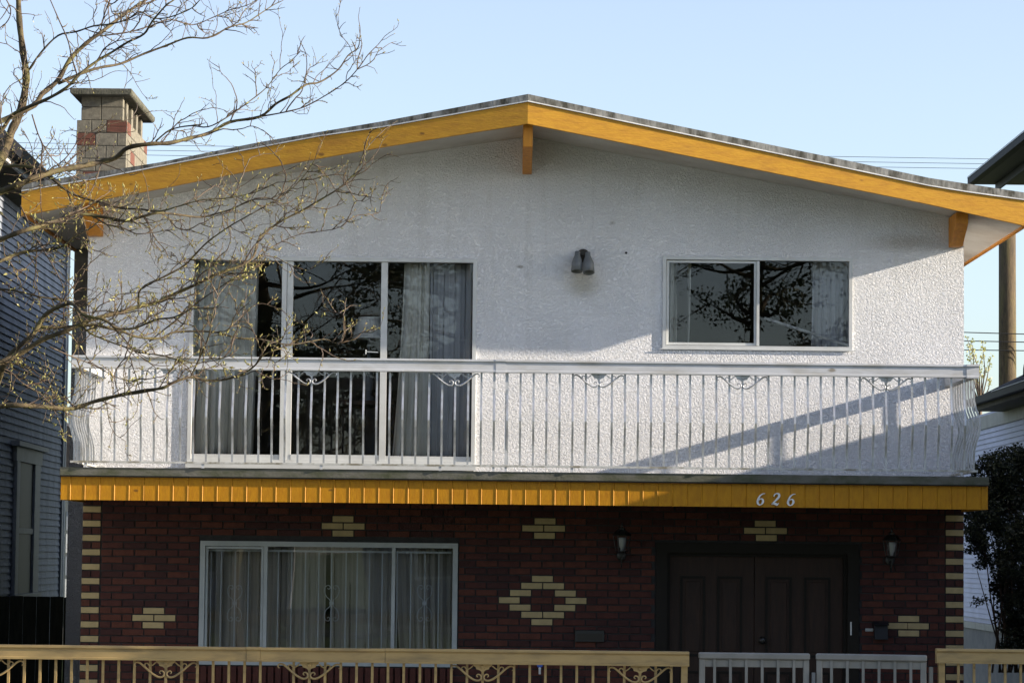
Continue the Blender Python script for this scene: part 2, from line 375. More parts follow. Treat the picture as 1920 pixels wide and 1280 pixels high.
RIDX = xs.index(990)
def soffz(X): return lerp([(b.x, b.z+.025) for b in bot], X)
YB = 37.2
b = MB(); n = len(xs)
vs = [(t.x, t.y+.0, t.z) for t in top] + [(t.x, t.y, t.z) for t in mid] + [(t.x, YB, t.z) for t in top] + [(t.x, YB, t.z) for t in mid]
fs = [(i, i+1, n+i+1, n+i) for i in range(n-1)] + [(i, 2*n+i, 2*n+i+1, i+1) for i in range(n-1)] + [(2*n+i, 3*n+i, 3*n+i+1, 2*n+i+1) for i in range(n-1)] + [(n+i, n+i+1, 3*n+i+1, 3*n+i) for i in range(n-1)] + [(0,n,3*n,2*n),(n-1,3*n-1,4*n-1,2*n-1)]
b.add(vs, fs); roof = b.build('roof', M['tar'], house)
def ribbon(name, up_, lo_, i0, i1, y_off0, y_off1, mt, parent=house, zo=(0,0), label=None):
    r = MB(); k = i1-i0+1; vs = []
    for yo in (y_off0, y_off1):
        vs += [(up_[i].x, up_[i].y+yo, up_[i].z+zo[0]) for i in range(i0, i1+1)]
        vs += [(lo_[i].x, lo_[i].y+yo, lo_[i].z+zo[1]) for i in range(i0, i1+1)]
    fs = []
    for i in range(k-1):
        fs += [(i, i+1, k+i+1, k+i), (2*k+i, 2*k+i+1, 3*k+i+1, 3*k+i), (i, i+1, 2*k+i+1, 2*k+i), (k+i, k+i+1, 3*k+i+1, 3*k+i)]
    fs += [(0, k, 3*k, 2*k), (k-1, 2*k-1, 4*k-1, 3*k-1)]
    r.add(vs, fs); return r.build(name, mt, parent, label=label)
ribbon('roof_flashing', top, mid, 0, RIDX, -.010, -.001, M['flash'], roof, zo=(.006,.012))
ribbon('roof_flashing', top, mid, RIDX, n-1, -.010, -.001, M['flash'], roof, zo=(.006,.012))
ribbon('drip_strip', mid, mid, 0, RIDX, -.015, -.002, M['strip'], roof, zo=(.010,.0))
ribbon('drip_strip', mid, mid, RIDX, n-1, -.015, -.002, M['strip'], roof, zo=(.010,.0))
ribbon('rake_board', mid, bot, 0, RIDX, .0, .045, M['rake'], zo=(-.003,0), label='long mustard rake board on the left half of the gable')
ribbon('rake_board', mid, bot, RIDX, n-1, .0, .045, M['rake'], zo=(-.003,0), label='long sunlit mustard rake board on the right half of the gable')
# soffit
b = MB(); vs = [(t.x, t.y+.047, t.z+.025) for t in bot] + [(t.x, YB-.1, t.z+.025) for t in bot]
vs += [(x, y, z+.03) for x, y, z in vs]
b.add(vs, [(i, i+1, n+i+1, n+i) for i in range(n-1)] + [(2*n+i, 2*n+i+1, 3*n+i+1, 3*n+i) for i in range(n-1)] + [(i, i+1, 2*n+i+1, 2*n+i) for i in range(n-1)])
b.build('soffit', M['soffit'], roof)
for s, i in ((-1, 0), (1, n-1)):                                # eave boards running back
    q = bot[i]; x0, x1 = (q.x, q.x+.03) if s < 0 else (q.x-.03, q.x)
    MB().box(x0, x1, q.y+.05, YB, q.z+.012, mid[i].z-.004).build('eave_board', M['beam'], roof)
    MB().box(x0-.05*(s < 0)-.002, x1+.05*(s > 0)+.002, q.y+.35, YB, q.z+.045, mid[i].z-.03).build('gutter', M['gutter'], roof)
# gable beams
def beam(pxc, w, drop_front, drop_back, yf, label):
    c = P(pxc, 300, 25.5).x; z = soffz(c)-.004
    pr = [(yf, z), (YW-.002, z), (YW-.002, z-drop_back), (YW-.12, z-drop_back), (yf, z-drop_front)]
    return MB().prism(pr, 'x', c-w/2, c+w/2).build('gable_beam', M['beam'], house, bevel=.004, label=label)
beam(989, .085, .21, .34, 25.13, 'short mustard beam end under the ridge')
beam(1806, .11, .10, .27, 25.56, 'mustard beam end at the right corner of the gable')
beam(168, .13, .10, .26, 25.58, 'mustard beam end at the left corner of the gable')
# --- upper wall with openings
def opening(px0, py0, px1, py1, Y=YW):
    a = P(px0, py0, Y); c = P(px1, py1, Y); return (a.x, c.x, c.z, a.z)        # x0,x1,z0,z1
def wall(name, x0, x1, z0, ztop, holes, mt, parent, y0=YW, y1=YW+.14):
    cuts = sorted(set([x0, x1] + [h[0] for h in holes] + [h[1] for h in holes] + ([c.x for c in bot if x0 < c.x < x1] if callable(ztop) else [])))
    zt = ztop if callable(ztop) else (lambda X: ztop)
    b = MB()
    for a, c in zip(cuts, cuts[1:]):
        hs = sorted([h for h in holes if h[0] <= a+1e-6 and h[1] >= c-1e-6], key=lambda h: h[2])
        z = z0
        for h in hs + [None]:
            if h is not None: ta = tc = h[2]
            else: ta, tc = zt(a), zt(c)
            for y in (y0, y1): b.add([(a,y,z),(c,y,z),(c,y,tc),(a,y,ta)], [(0,1,2,3)])
            if h is not None: z = h[3]
    for h in holes:
        hx0, hx1, hz0, hz1 = h
        b.add([(hx0,y0,hz0),(hx1,y0,hz0),(hx1,y1,hz0),(hx0,y1,hz0),(hx0,y0,hz1),(hx1,y0,hz1),(hx1,y1,hz1),(hx0,y1,hz1)], [(0,1,2,3),(4,5,6,7),(0,3,7,4),(1,2,6,5)])
    me = fastmesh(name, b.v, b.f, mt); o = bpy.data.objects.new(name, me); return link(o, parent)
ZDECK = P(900, 893, YW).z
WIN = opening(1244, 481, 1597, 656); 
DOOR = opening(358, 480, 890, 876)
up_wall = wall('upper_wall', XL, XR, ZDECK-.1, lambda X: soffz(X)+.02, [WIN, DOOR], M['stucco'], house)
for x0, x1 in ((XL, XL+.14), (XR-.14, XR)):                     # side walls, upper and lower
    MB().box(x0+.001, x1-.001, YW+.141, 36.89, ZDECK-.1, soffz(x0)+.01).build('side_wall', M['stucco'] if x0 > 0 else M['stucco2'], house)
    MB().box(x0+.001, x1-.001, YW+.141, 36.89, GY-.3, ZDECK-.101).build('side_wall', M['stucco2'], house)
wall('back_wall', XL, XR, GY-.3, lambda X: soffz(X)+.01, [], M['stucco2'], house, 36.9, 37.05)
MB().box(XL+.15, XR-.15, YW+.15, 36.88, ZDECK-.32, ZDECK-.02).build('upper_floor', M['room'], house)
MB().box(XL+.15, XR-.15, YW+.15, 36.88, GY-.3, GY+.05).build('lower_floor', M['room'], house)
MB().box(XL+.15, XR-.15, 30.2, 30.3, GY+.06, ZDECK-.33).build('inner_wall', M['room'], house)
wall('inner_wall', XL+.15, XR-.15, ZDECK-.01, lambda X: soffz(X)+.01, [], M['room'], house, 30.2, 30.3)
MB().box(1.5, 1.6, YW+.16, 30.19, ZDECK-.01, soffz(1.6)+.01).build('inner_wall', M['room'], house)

def frame_rect(mb, x0, x1, z0, z1, w, y0, y1, wb=None):
    wb = wb or w
    mb.box(x0, x1, y0, y1, z1-w, z1); mb.box(x0, x1, y0, y1, z0, z0+wb)
    mb.box(x0, x0+w, y0, y1, z0+wb, z1-w); mb.box(x1-w, x1, y0, y1, z0+wb, z1-w); return mb
# upper right window
x0, x1, z0, z1 = WIN
w = MB(); frame_rect(w, x0-.004, x1+.004, z0-.004, z1+.004, .030, YW-.014, YW+.05)
win = w.build('window', M['frame'], house, label='two pane sliding window on the upper floor')
xm = P(1421, 560, YW).x
frame_rect(MB(), x0+.031, xm-.012, z0+.031, z1-.031, .022, YW+.008, YW+.03).build('sash', M['frame'], win)
MB().box(xm-.011, xm+.014, YW-.006, YW+.045, z0+.031, z1-.031).build('mullion', M['frame'], win)
MB().box(x0+.053, xm-.034, YW+.016, YW+.022, z0+.053, z1-.053).build('pane', M['glass'], win)
MB().box(xm+.015, x1-.031, YW+.030, YW+.036, z0+.031, z1-.031).build('pane', M['glass'], win)
MB().box(x0-.03, x1+.03, YW-.020, YW-.0145, z0-.012, z0-.0045).build('sill', M['frame'], win)
a, c = P(1433, 596, YW+.06), P(1592, 648, YW+.06)
MB().tube([a, c], .014, 6).build('security_stick', M['trimw'], win)
# patio door
x0, x1, z0, z1 = DOOR
w = MB(); frame_rect(w, x0, x1, z0, z1, .034, YW-.021, YW+.08, .05)
pd = w.build('patio_door', M['frame'], house, label='three panel white framed glass balcony door')
xa0, xa1 = P(528, 600, YW).x, P(547, 600, YW).x; xb0, xb1 = P(714, 600, YW).x, P(726, 600, YW).x
zi0, zi1 = z0+.051, z1-.035
MB().box(xa0, xa0+.042, YW-.010, YW+.03, zi0, zi1).build('mullion', M['frame'], pd)
MB().box(xa0+.046, xa1+.008, YW+.004, YW+.06, zi0, zi1).build('mullion', M['frame'], pd)
MB().box(xb0, xb1, YW-.004, YW+.06, zi0, zi1).build('mullion', M['frame'], pd)
MB().box(x0+.035, xa0-.001, YW+.0, YW+.05, zi0, zi0+.045).build('sash_rail', M['frame'], pd)
MB().box(xa1+.009, xb0-.001, YW+.0, YW+.05, zi0, zi0+.05).build('sash_rail', M['frame'], pd)
MB().box(xb1+.001, x1-.035, YW+.0, YW+.05, zi0, zi0+.045).build('sash_rail', M['frame'], pd)
for q0, q1, yy in ((x0+.035, xa0, .02), (xa1+.009, xb0, .035), (xb1, x1-.035, .02)):
    MB().box(q0, q1, YW+yy, YW+yy+.006, zi0+.046, zi1).build('pane', M['glass'], pd)
MB().box(x0-.01, x1+.01, YW-.045, YW-.0215, z0-.03, z0+.02).build('door_sill', M['frame'], pd)
MB().box(x0+.02, x1-.01, YW-.010, YW-.002, ZDECK-.05, z0-.031).build('kick_plate', M['deck'], pd)
hz = P(700, 660, YW).z
MB().tube([(xb0-.13, YW-.03, hz), (xb0-.02, YW-.03, hz-.004)], .006).tube([(xb0-.13, YW-.03, hz+.02), (xb0-.13, YW-.03, hz-.02)], .006).build('door_handle', M['dframe'], pd)
MB().box(XL+.05, x0-.02, YW-.012, YW-.001, ZDECK-.02, ZDECK+.012).box(x1+.02, XR-.05, YW-.012, YW-.001, ZDECK-.02, ZDECK+.012).build('wall_flashing', M['dark'], house)

# curtains (top-level: they hang from the house)
def curtain(x0t, x1t, x0b, x1b, z0, z1, y, amp, pitch, mt, label, seed=0):
    amp *= 1.6; rnd = random.Random(seed); nz = 14; nx = max(12, int((max(x1t,x1b)-min(x0t,x0b))/pitch*10))
    ph = [rnd.uniform(-.8,.8) for _ in range(60)]
    v = []; f = []
    for j in range(nz+1):
        tz = j/nz; z = z1+(z0-z1)*tz
        for i in range(nx+1):
            t = i/nx; xa = x0t+(x0b-x0t)*tz**1.5; xb = x1t+(x1b-x1t)*tz**1.5
            k = t*(x1t-x0t)/pitch
            dy = amp*(math.sin(2*math.pi*k + ph[int(k) % 60]*.9 + .5*tz) + .35*math.sin(5.1*k+ph[(int(k)+7) % 60]))*(.55+.45*tz)
            v.append((xa+(xb-xa)*t + .25*amp*math.sin(4*math.pi*k), y+dy, z))
    for j in range(nz):
        for i in range(nx):
            a = j*(nx+1)+i; f.append((a, a+1, a+nx+2, a+nx+1))
    me = fastmesh('curtain', v, f, mt)
    for p in me.polygons: p.use_smooth = True
    o = bpy.data.objects.new('curtain', me); link(o)
    sd = o.modifiers.new('thickness', 'SOLIDIFY'); sd.thickness = .003
    return tag(o, label, 'curtain')
def PX(px, y=YW+.2): return P(px, 600, y).x
dz0, dz1 = DOOR[2]+.06, DOOR[3]-.03
curtain(PX(362), PX(484), PX(360), PX(478), dz0, dz1, YW+.2, .035, .085, M['curtain'], 'pale pleated curtain behind the left pane of the balcony door', 1)
curtain(PX(757), PX(806), PX(738), PX(806), dz0, dz1, YW+.17, .030, .07, M['curtain'], 'cream pleated curtain edge behind the right pane of the balcony door', 2)
curtain(PX(806), PX(892), PX(806), PX(892), dz0, dz1, YW+.21, .022, .10, M['curtain2'], 'blue grey pleated curtain at the far right of the balcony door', 3)
curtain(PX(1248), PX(1296), PX(1248), PX(1292), WIN[2], WIN[3], YW+.2, .03, .06, M['curtain'], 'cream pleated curtain at the left side of the upper window', 4)
curtain(PX(1524), PX(1600), PX(1522), PX(1600), WIN[2], WIN[3], YW+.22, .025, .075, M['curtain2'], 'pale grey curtain behind the right pane of the upper window', 5)
# lamp in the upper room
lp = P(692, 615, YW+.7)
lamp = thing('table_lamp', (lp.x, lp.y, ZDECK), 'pale cone shaded lamp standing inside the balcony door', 'lamp')
MB().lathe((lp.x, lp.y, lp.z-.10), [(.155,0),(.10,.20)], 24).build('lamp_shade', M['shade'], lamp, smooth=False)
MB().lathe((lp.x, lp.y, ZDECK+.7), [(.07,0),(.08,.02),(.03,.06),(.05,.2),(.03,.35),(.012,.4),(.012,lp.z-ZDECK-.8)], 16).build('lamp_base', M['dgrey'], lamp, smooth=True)
tb = thing('side_table', (lp.x, lp.y, ZDECK), 'small dark table carrying the lamp inside the balcony door', 'table')
MB().box(lp.x-.3, lp.x+.3, lp.y-.25, lp.y+.25, ZDECK+.66, ZDECK+.699).build('tabletop', M['door'], tb)
for sx in (-1,1):
    for sy in (-1,1): MB().box(lp.x+sx*.27-.02, lp.x+sx*.27+.02, lp.y+sy*.22-.02, lp.y+sy*.22+.02, ZDECK-.02, ZDECK+.659).build('leg', M['door'], tb)

# --- lower brick wall
ZB = P(900, 940, YW).z
LWIN = opening(376, 1013, 856, 1250)
LDOOR = (P(1230, 1100, YW).x, P(1610, 1100, YW).x, GY-.05, P(1420, 1018, YW).z)
lowwall = wall('lower_wall', XL+.004, XR-.004, GY-.35, ZDECK-.101, [LWIN, LDOOR], M['mortar'], house, y0=YW+.012)
PITCH = 13.42*YW/F; MOD = 41.2*YW/F; BH = PITCH-.0115; BW = MOD-.0115
# course grid anchored on the diamond motif: cream brick row centre at y=1085 px, x=1017
anc = P(1017, 1084.5, YW)
def hit(xa, xb, za, zb):
    for (hx0, hx1, hz0, hz1) in (LWIN, LDOOR):
        e = .012
        if xb > hx0-e and xa < hx1+e and zb > hz0-e and za < hz1+e: return (hx0-e, hx1+e)
    return None
cream_px = [(1017,1085),(997,1098),(1038,1098),(976,1111),(1060,1111),(955,1124.5),(1080,1125),(975,1138),(1059,1139),(997,1152),(1038,1152),(1016,1166),
 (288,1141),(268,1155),(309,1155),(287,1168), (643,972),(623,986),(664,986),(643,999), (1022,976),(999,990),(1040,990),(1021,1003), (1435,980),(1415,994),(1456,994),(1437,1007),
 (1704,1160),(1682,1173),(1722,1173),(1704,1187)]
cream_rc = []
for cx, cy in cream_px:
    q = P(cx, cy, YW); cream_rc.append((q.x, round((q.z-anc.z)/PITCH)))
bricks = []                                                    # (x0,x1,zc,kind)
r0 = int((GY-.3-anc.z)/PITCH); r1 = int((ZB+.10-anc.z)/PITCH)
QW = P(186, 1100, YW).x - XL - .004
for r in range(r0, r1+1):
    zc = anc.z + r*PITCH; za, zb = zc-BH/2, zc+BH/2
    creams = sorted([x for x, rr in cream_rc if rr == r])
    quoin = ((r - r0) % 2 == QPAR) if False else None
    # quoins on every second course
    ql = round((P(165, 1113, YW).z-anc.z)/PITCH); isq = (r-ql) % 2 == 0
    xa, xb = XL+.004, XR-.004
    if isq:
        bricks.append((xa, xa+QW, zc, 'c')); bricks.append((xb-QW, xb, zc, 'c')); s0, s1 = xa+QW+.0115, xb-QW-.0115
    else:
        bricks.append((xa, xa+QW*.47, zc, 'r')); bricks.append((xa+QW*.47+.0115, xa+QW, zc, 'r'))
        bricks.append((xb-QW, xb-QW*.53-.0, zc, 'r')); bricks.append((xb-QW*.53+.0115, xb, zc, 'r')); s0, s1 = xa+QW+.0115, xb-QW-.0115
    off = (0 if r % 2 == 0 else MOD/2) + anc.x
    # fixed cream bricks split the course into runs
    fixed = [(c-BW/2, c+BW/2) for c in creams]
    for f0, f1 in fixed: bricks.append((f0, f1, zc, 'c'))
    runs = []; cur = s0
    for f0, f1 in fixed:
        runs.append((cur, f0-.0115)); cur = f1+.0115
    runs.append((cur, s1))
    for q0, q1 in runs:
        if q1-q0 < .02: continue
        k = math.floor((q0-off)/MOD); x = off + k*MOD
        while x < q1:
            a, c = max(x, q0), min(x+BW, q1); x += MOD
            if c-a < .025: continue
            h = hit(a, c, za, zb)
            if h:
                if a < h[0]-.025: bricks.append((a, h[0], zc, 'r'))
                if c > h[1]+.025: bricks.append((h[1], c, zc, 'r'))
            else: bricks.append((a, c, zc, 'r'))
zvis = P(900, 1213, YW).z
vis = [q for q in bricks if q[3] == 'c' and q[2] > -.3]
red = [q for q in bricks if q[3] == 'r']
inview = sorted([q for q in red if zvis-.0 < q[2] and q[2] < ZB], key=lambda q: (-(q[1]-q[0] > .15), q[2]))
keep = 300-len(vis)
singles = inview[:keep]; ss = set(id(q) for q in singles)
rest = [q for q in red if id(q) not in ss] + [q for q in bricks if q[3] == 'c' and q[2] <= -.3]
meshes = {}
def brick_mesh(w, mt):
    key = (round(w, 3), mt.name)
    if key not in meshes:
        meshes[key] = MB().box(-key[0]/2, key[0]/2, 0, .06, -BH/2, BH/2).mesh('brick', mt, bevel=.0025)
    return meshes[key]
rb = random.Random(5)
for (a, c, z, k) in vis + singles:
    mt = M['cream'] if k == 'c' else rb.choice(M['brick'])
    inst('brick', brick_mesh(c-a, mt), lowwall, ((a+c)/2, YW+rb.uniform(-.0015,.0015), z + rb.uniform(-.0008,.0008)))
b = [MB(), MB(), MB()]
for (a, c, z, k) in rest: b[rb.randrange(3)].box(a, c, YW+rb.uniform(-.0015,.0015), YW+.05, z-BH/2, z+BH/2)
jb = MB(); 
me = bpy.data.meshes.new('bricks'); vv = []; ff = []; mi = []
for k in range(3):
    n0 = len(vv); vv += b[k].v; ff += [tuple(i+n0 for i in f) for f in b[k].f]; mi += [k]*len(b[k].f)
me.from_pydata(vv, [], ff); me.update()
for k in range(3): me.materials.append(M['brick'][k])
me.polygons.foreach_set('material_index', mi)
o = bpy.data.objects.new('brick_courses', me); link(o, lowwall); o['kind'] = 'stuff'
# sill soldier course under the lower window
for i in range(34):
    x = LWIN[0]+.02+i*(LWIN[1]-LWIN[0]-.04)/34
    inst('sill_brick', meshes.setdefault('soldier', MB().box(-.026,.026,0,.10,-.15,0).mesh('sill_brick', M['brick'][0], bevel=.0025)), lowwall, (x+.03, YW-.03, LWIN[2]-.012))
# lower window
x0, x1, z0, z1 = LWIN
lw = frame_rect(MB(), x0, x1, z0, z1, .045, YW-.012, YW+.08).build('window', M['dframe'], house, label='three pane lower window with white security bars')
m1, m2 = P(497, 1120, YW).x, P(737, 1120, YW).x
MB().box(m1-.016, m1+.016, YW-.004, YW+.07, z0+.046, z1-.046).build('mullion', M['dframe'], lw)
MB().box(m2-.016, m2+.016, YW-.004, YW+.07, z0+.046, z1-.046).build('mullion', M['dframe'], lw)
for q0, q1 in ((x0+.046, m1-.017), (m1+.017, m2-.017), (m2+.017, x1-.046)):
    MB().box(q0, q1, YW+.03, YW+.036, z0+.046, z1-.046).build('pane', M['glass'], lw)
frame_rect(MB(), x0+.05, m1-.02, z0+.05, z1-.05, .02, YW+.008, YW+.026).build('sash', M['dframe'], lw)
zt = P(600, 1033, YW).z
barxs = [395,414,440,465,521,546,572,597,621,648,669,692,716,744,770,796,822]
barm = MB().box(-.005,.005,-.005,.005, 0, zt-z0-.06).mesh('security_bar', M['bars'])
for px in barxs: inst('security_bar', barm, lw, (P(px, 1120, YW+.11).x, YW+.11, z0+.05))
MB().box(x0+.06, x1-.06, YW+.100, YW+.118, zt-.009, zt+.009).build('security_bar_rail', M['bars'], lw)
MB().box(x0+.06, x1-.06, YW+.100, YW+.118, z0+.05, z0+.066).build('security_bar_rail', M['bars'], lw)
for px in (440, 622, 796):
    c = P(px, 1130, YW+.105); mbx = MB()
    for sx in (-1, 1):
        for sz in (-1, 1):
            pts = catmull([(c.x+sx*u, YW+.10, c.z+sz*v) for u, v in ((.012,0),(.018,.03),(.045,.055),(.06,.085),(.065,.125),(.05,.155),(.025,.158),(.015,.14),(.028,.125),(.04,.135))], 4)
            mbx.tube(pts, .0035, 5)
    mbx.box(c.x-.02, c.x+.02, YW+.094, YW+.106, c.z-.012, c.z+.012)
    mbx.build('bar_scroll', M['bars'], lw)
curtain(LWIN[0]+.02, P(612,1100,YW+.3).x, LWIN[0]+.02, P(612,1100,YW+.3).x, z0+.02, z1, YW+.3, .03, .13, M['sheer'], 'long sheer curtain across the left half of the lower window', 8)
curtain(P(619,1100,YW+.3).x, P(745,1100,YW+.3).x, P(622,1100,YW+.3).x, P(745,1100,YW+.3).x, z0+.02, z1, YW+.3, .03, .14, M['sheer'], 'sheer curtain in the middle of the lower window', 9)
curtain(P(740,1100,YW+.26).x, LWIN[1]-.02, P(752,1100,YW+.26).x, LWIN[1]-.02, z0+.02, z1, YW+.24, .03, .075, M['sheer'], 'gathered sheer curtain behind the right pane of the lower window', 10)
# front door
x0, x1, z0, z1 = LDOOR
df = MB(); df.box(x0, x0+.10, YW-.01, YW+.16, z0, z1-.09).box(x1-.10, x1, YW-.01, YW+.16, z0, z1-.09).box(x0, x1, YW-.01, YW+.16, z1-.09, z1)
df.box(x0+.10, x0+.13, YW+.06, YW+.16, z0, z1-.12).box(x1-.13, x1-.10, YW+.06, YW+.16, z0, z1-.12).box(x0+.10, x1-.10, YW+.06, YW+.16, z1-.12, z1-.09)
dfo = df.build('door_frame', M['dtrim'], house, label='dark frame round the double front door')
xc = P(1416, 1100, YW).x
for i, (a, c) in enumerate(((x0+.132, xc-.003), (xc+.003, x1-.132))):
    dl = MB().box(a, c, YW+.10, YW+.14, z0, z1-.122).build('front_door', M['door'], house, label='dark panelled %s leaf of the double front door' % ('left', 'right')[i])
    wd = c-a
    for k in range(2):
        pa = a + wd*(.12 + k*.44); pb = pa + wd*.30
        for (qa, qb) in ((z1-1.02, z1-.30), (z0+.15, z1-1.15)):
            frame_rect(MB(), pa, pb, qa, qb, .022, YW+.088, YW+.0995).build('panel_moulding', M['dtrim'], dl)
            MB().box(pa+.045, pb-.045, YW+.093, YW+.0995, qa+.045, qb-.045).build('panel', M['door'], dl, bevel=.003)
    if i == 1:
        q = P(1429, 1200, YW)
        MB().lathe((a+.07, YW+.098, q.z), [(.035,0),(.033,.006),(.014,.01),(.014,.035),(.030,.045),(.030,.06),(.018,.072)], 16, Vector((0,-1,0))).build('door_knob', M['black'], dl, smooth=True)
q0, q1 = P(1594, 1165, YW), P(1596, 1190, YW)
MB().box(q0.x, q0.x+.012, YW-.014, YW-.0105, q1.z, q0.z).build('hinge_plate', M['num'], dfo)
# mail slot
a = opening(1078, 1180, 1133, 1203)
ms = MB().box(a[0], a[1], YW-.03, YW-.002, a[2], a[3]).build('mail_slot', M['black'], house, bevel=.004)
MB().box(a[0]+.02, a[1]-.02, YW-.036, YW-.0305, a[2]+.02, a[3]-.03).build('slot_flap', M['dark'], ms)
# doorbell
a = opening(1622, 1177, 1637, 1183)
MB().box(a[0], a[1], YW-.02, YW-.002, a[2], a[3]).build('doorbell', M['lampglass'], house, bevel=.003)
a = opening(1638, 1166, 1663, 1198)
mbx = thing('mailbox', (a[0], YW, a[2]), 'small dark letter box hung on the brick beside the front door', 'mailbox')
MB().prism([(YW-.09, a[2]), (YW-.003, a[2]), (YW-.003, a[3]), (YW-.06, a[3]-.01)], 'x', a[0], a[1]).build('box', M['darkeave'], mbx, bevel=.003)
MB().prism([(YW-.10, a[3]-.025), (YW-.003, a[3]+.006), (YW-.003, a[3]+.012), (YW-.105, a[3]-.018)], 'x', a[0]-.006, a[1]+.006).build('lid', M['darkeave'], mbx)
# hose tap
q = P(1012, 1252, YW)
tp = MB().tube([(q.x, YW-.002, q.z), (q.x, YW-.07, q.z)], .012, 8).tube([(q.x, YW-.055, q.z), (q.x, YW-.06, q.z-.05)], .010, 8).build('hose_tap', M['num'], house)
MB().lathe((q.x, YW-.03, q.z+.03), [(.025,0),(.028,.005),(.025,.01)], 10, Vector((0,-1,.3))).build('tap_handle', M['blue'], tp)
# --- wall lanterns
def lantern(px, py, label):
    c = P(px, py, YW-.13); t = thing('wall_lantern', (c.x, YW, c.z), label, 'wall lamp', 'black lanterns either side of the front door')
    x, y, z = c
    MB().lathe((x, YW-.002, z-.10), [(.045,0),(.04,.012),(.02,.02)], 14, Vector((0,-1,0))).tube(catmull([(x,YW-.01,z-.10),(x,YW-.06,z-.15),(x,YW-.11,z-.16),(x,y,z-.10)], 4), .008, 6).tube(catmull([(x,YW-.01,z-.13),(x-.0,YW-.05,z-.19),(x,YW-.09,z-.205),(x,y+.02,z-.175),(x,y+.02,z-.155)], 4), .006, 6).build('bracket', M['black'], t)
    MB().lathe((x, y, z-.075), [(.03,0),(.058,.012),(.058,.016)], 6).build('lantern_base', M['black'], t)
    MB().lathe((x, y, z+.075), [(.082,0),(.084,.006),(.05,.045),(.03,.055),(.03,.07),(.012,.078),(.012,.095),(.004,.12)], 6).build('lantern_roof', M['black'], t)
    k = MB()
    for i in range(6):
        an = math.pi/3*i; k.tube([(x+.052*math.cos(an), y+.052*math.sin(an), z-.06), (x+.076*math.cos(an), y+.076*math.sin(an), z+.075)], .0045, 4)
    k.build('lantern_cage', M['black'], t)
    MB().lathe((x, y, z-.058), [(.016,0),(.016,.02),(.030,.05),(.036,.09),(.034,.12)], 10).build('bulb_glass', M['lampglass'], t, smooth=True)
lantern(1166, 1020, 'black lantern on the brick between the mail slot and the front door')
lantern(1672, 1029, 'black lantern on the brick right of the front door near the quoins')
# --- flood light above
fl = P(1093, 490, YW-.08); T = thing('flood_light', (fl.x, YW, fl.z), 'grey twin head flood light on the upper stucco wall', 'flood light')
q = P(1093, 480, YW)
MB().lathe((q.x, YW+.0, q.z), [(.062,0),(.062,.022),(.05,.035),(.01,.037)], 20, Vector((0,-1,0))).build('back_plate', M['dark'], T, smooth=False)
for (ax, ay, bx, by, yo) in ((1083, 472, 1081.5, 509, .10), (1102, 474, 1104, 511, .13)):
    a, c = P(ax, ay, YW-.07), P(bx, by, YW-yo-.02); d = (c-a).normalized(); Lh = (c-a).length
    MB().lathe(a, [(.012,-.004),(.024,0),(.026,.035),(.040,.075),(.050,.11),(.053,Lh),(.046,Lh),(.040,Lh-.03)], 20, d).build('lamp_head', M['dgrey'], T, smooth=True)
    MB().tube([(q.x, YW-.03, q.z-.005), a+d*.02], .010, 6).build('swivel_arm', M['dark'], T)
# small fittings on the stucco
q = P(1174, 474, YW); MB().lathe((q.x, YW-.001, q.z), [(.012,0),(.010,.012)], 8, Vector((0,-1,0))).build('screw_plug', M['dark'], up_wall)

# --- balcony
YF = 24.70                                                      # fascia front
balc = sub('balcony', house)
zt_ = P(960, 901, YF).z; zb_ = P(960, 946, YF).z; zcap = P(960, 884, YF-.03).z
FX0, FX1 = XL, XR
MB().box(FX0+.02, FX1-.02, YF+.03, YW-.02, zb_+.03, zt_).build('deck', M['dark'], balc)
MB().box(FX0-.006, FX1+.006, YF-.03, YW-.021, zt_+.002, zcap).build('deck_edge', M['deck'], balc, bevel=.006)
MB().prism([(YF-.036, zt_-.004), (YF+.01, zt_-.004), (YF+.01, zt_+.001), (YF-.036, zt_+.001)], 'x', FX0-.006, FX1+.006).build('drip_edge', M['gutter'], balc)
npl = 64; pit = 27.5*YF/F; xq = P(133, 920, YF).x
plm = {}
def plank_mesh(w):
    k = round(w, 3)
    if k not in plm:
        bvl = .007; h = zt_-zb_-.006
        pr = [(-k/2, .03), (-k/2, .002), (-k/2+.0015, 0), (k/2-.013, 0), (k/2-.010, -.0032), (k/2-.005, -.0036), (k/2, .0015), (k/2, .03)]
        plm[k] = MB().prism(pr, 'z', -h/2, h/2).mesh('plank', M['plank'])
    return plm[k]
edges = [FX0, xq-.0]; 
while edges[-1]+pit < FX1-.02: edges.append(edges[-1]+pit)
edges.append(FX1)
for a, c in zip(edges, edges[1:]):
    inst('plank', plank_mesh(c-a-.0012), balc, ((a+c)/2, YF+rb.uniform(-.001,.001), (zt_+zb_)/2))
for s, xx in ((-1, FX0), (1, FX1-.03)): MB().box(xx+.001*s, xx+.03+.001*s-.002*(s>0), YF+.031, YW-.03, zb_+.003, zt_-.004).build('side_board', M['plank'], balc)
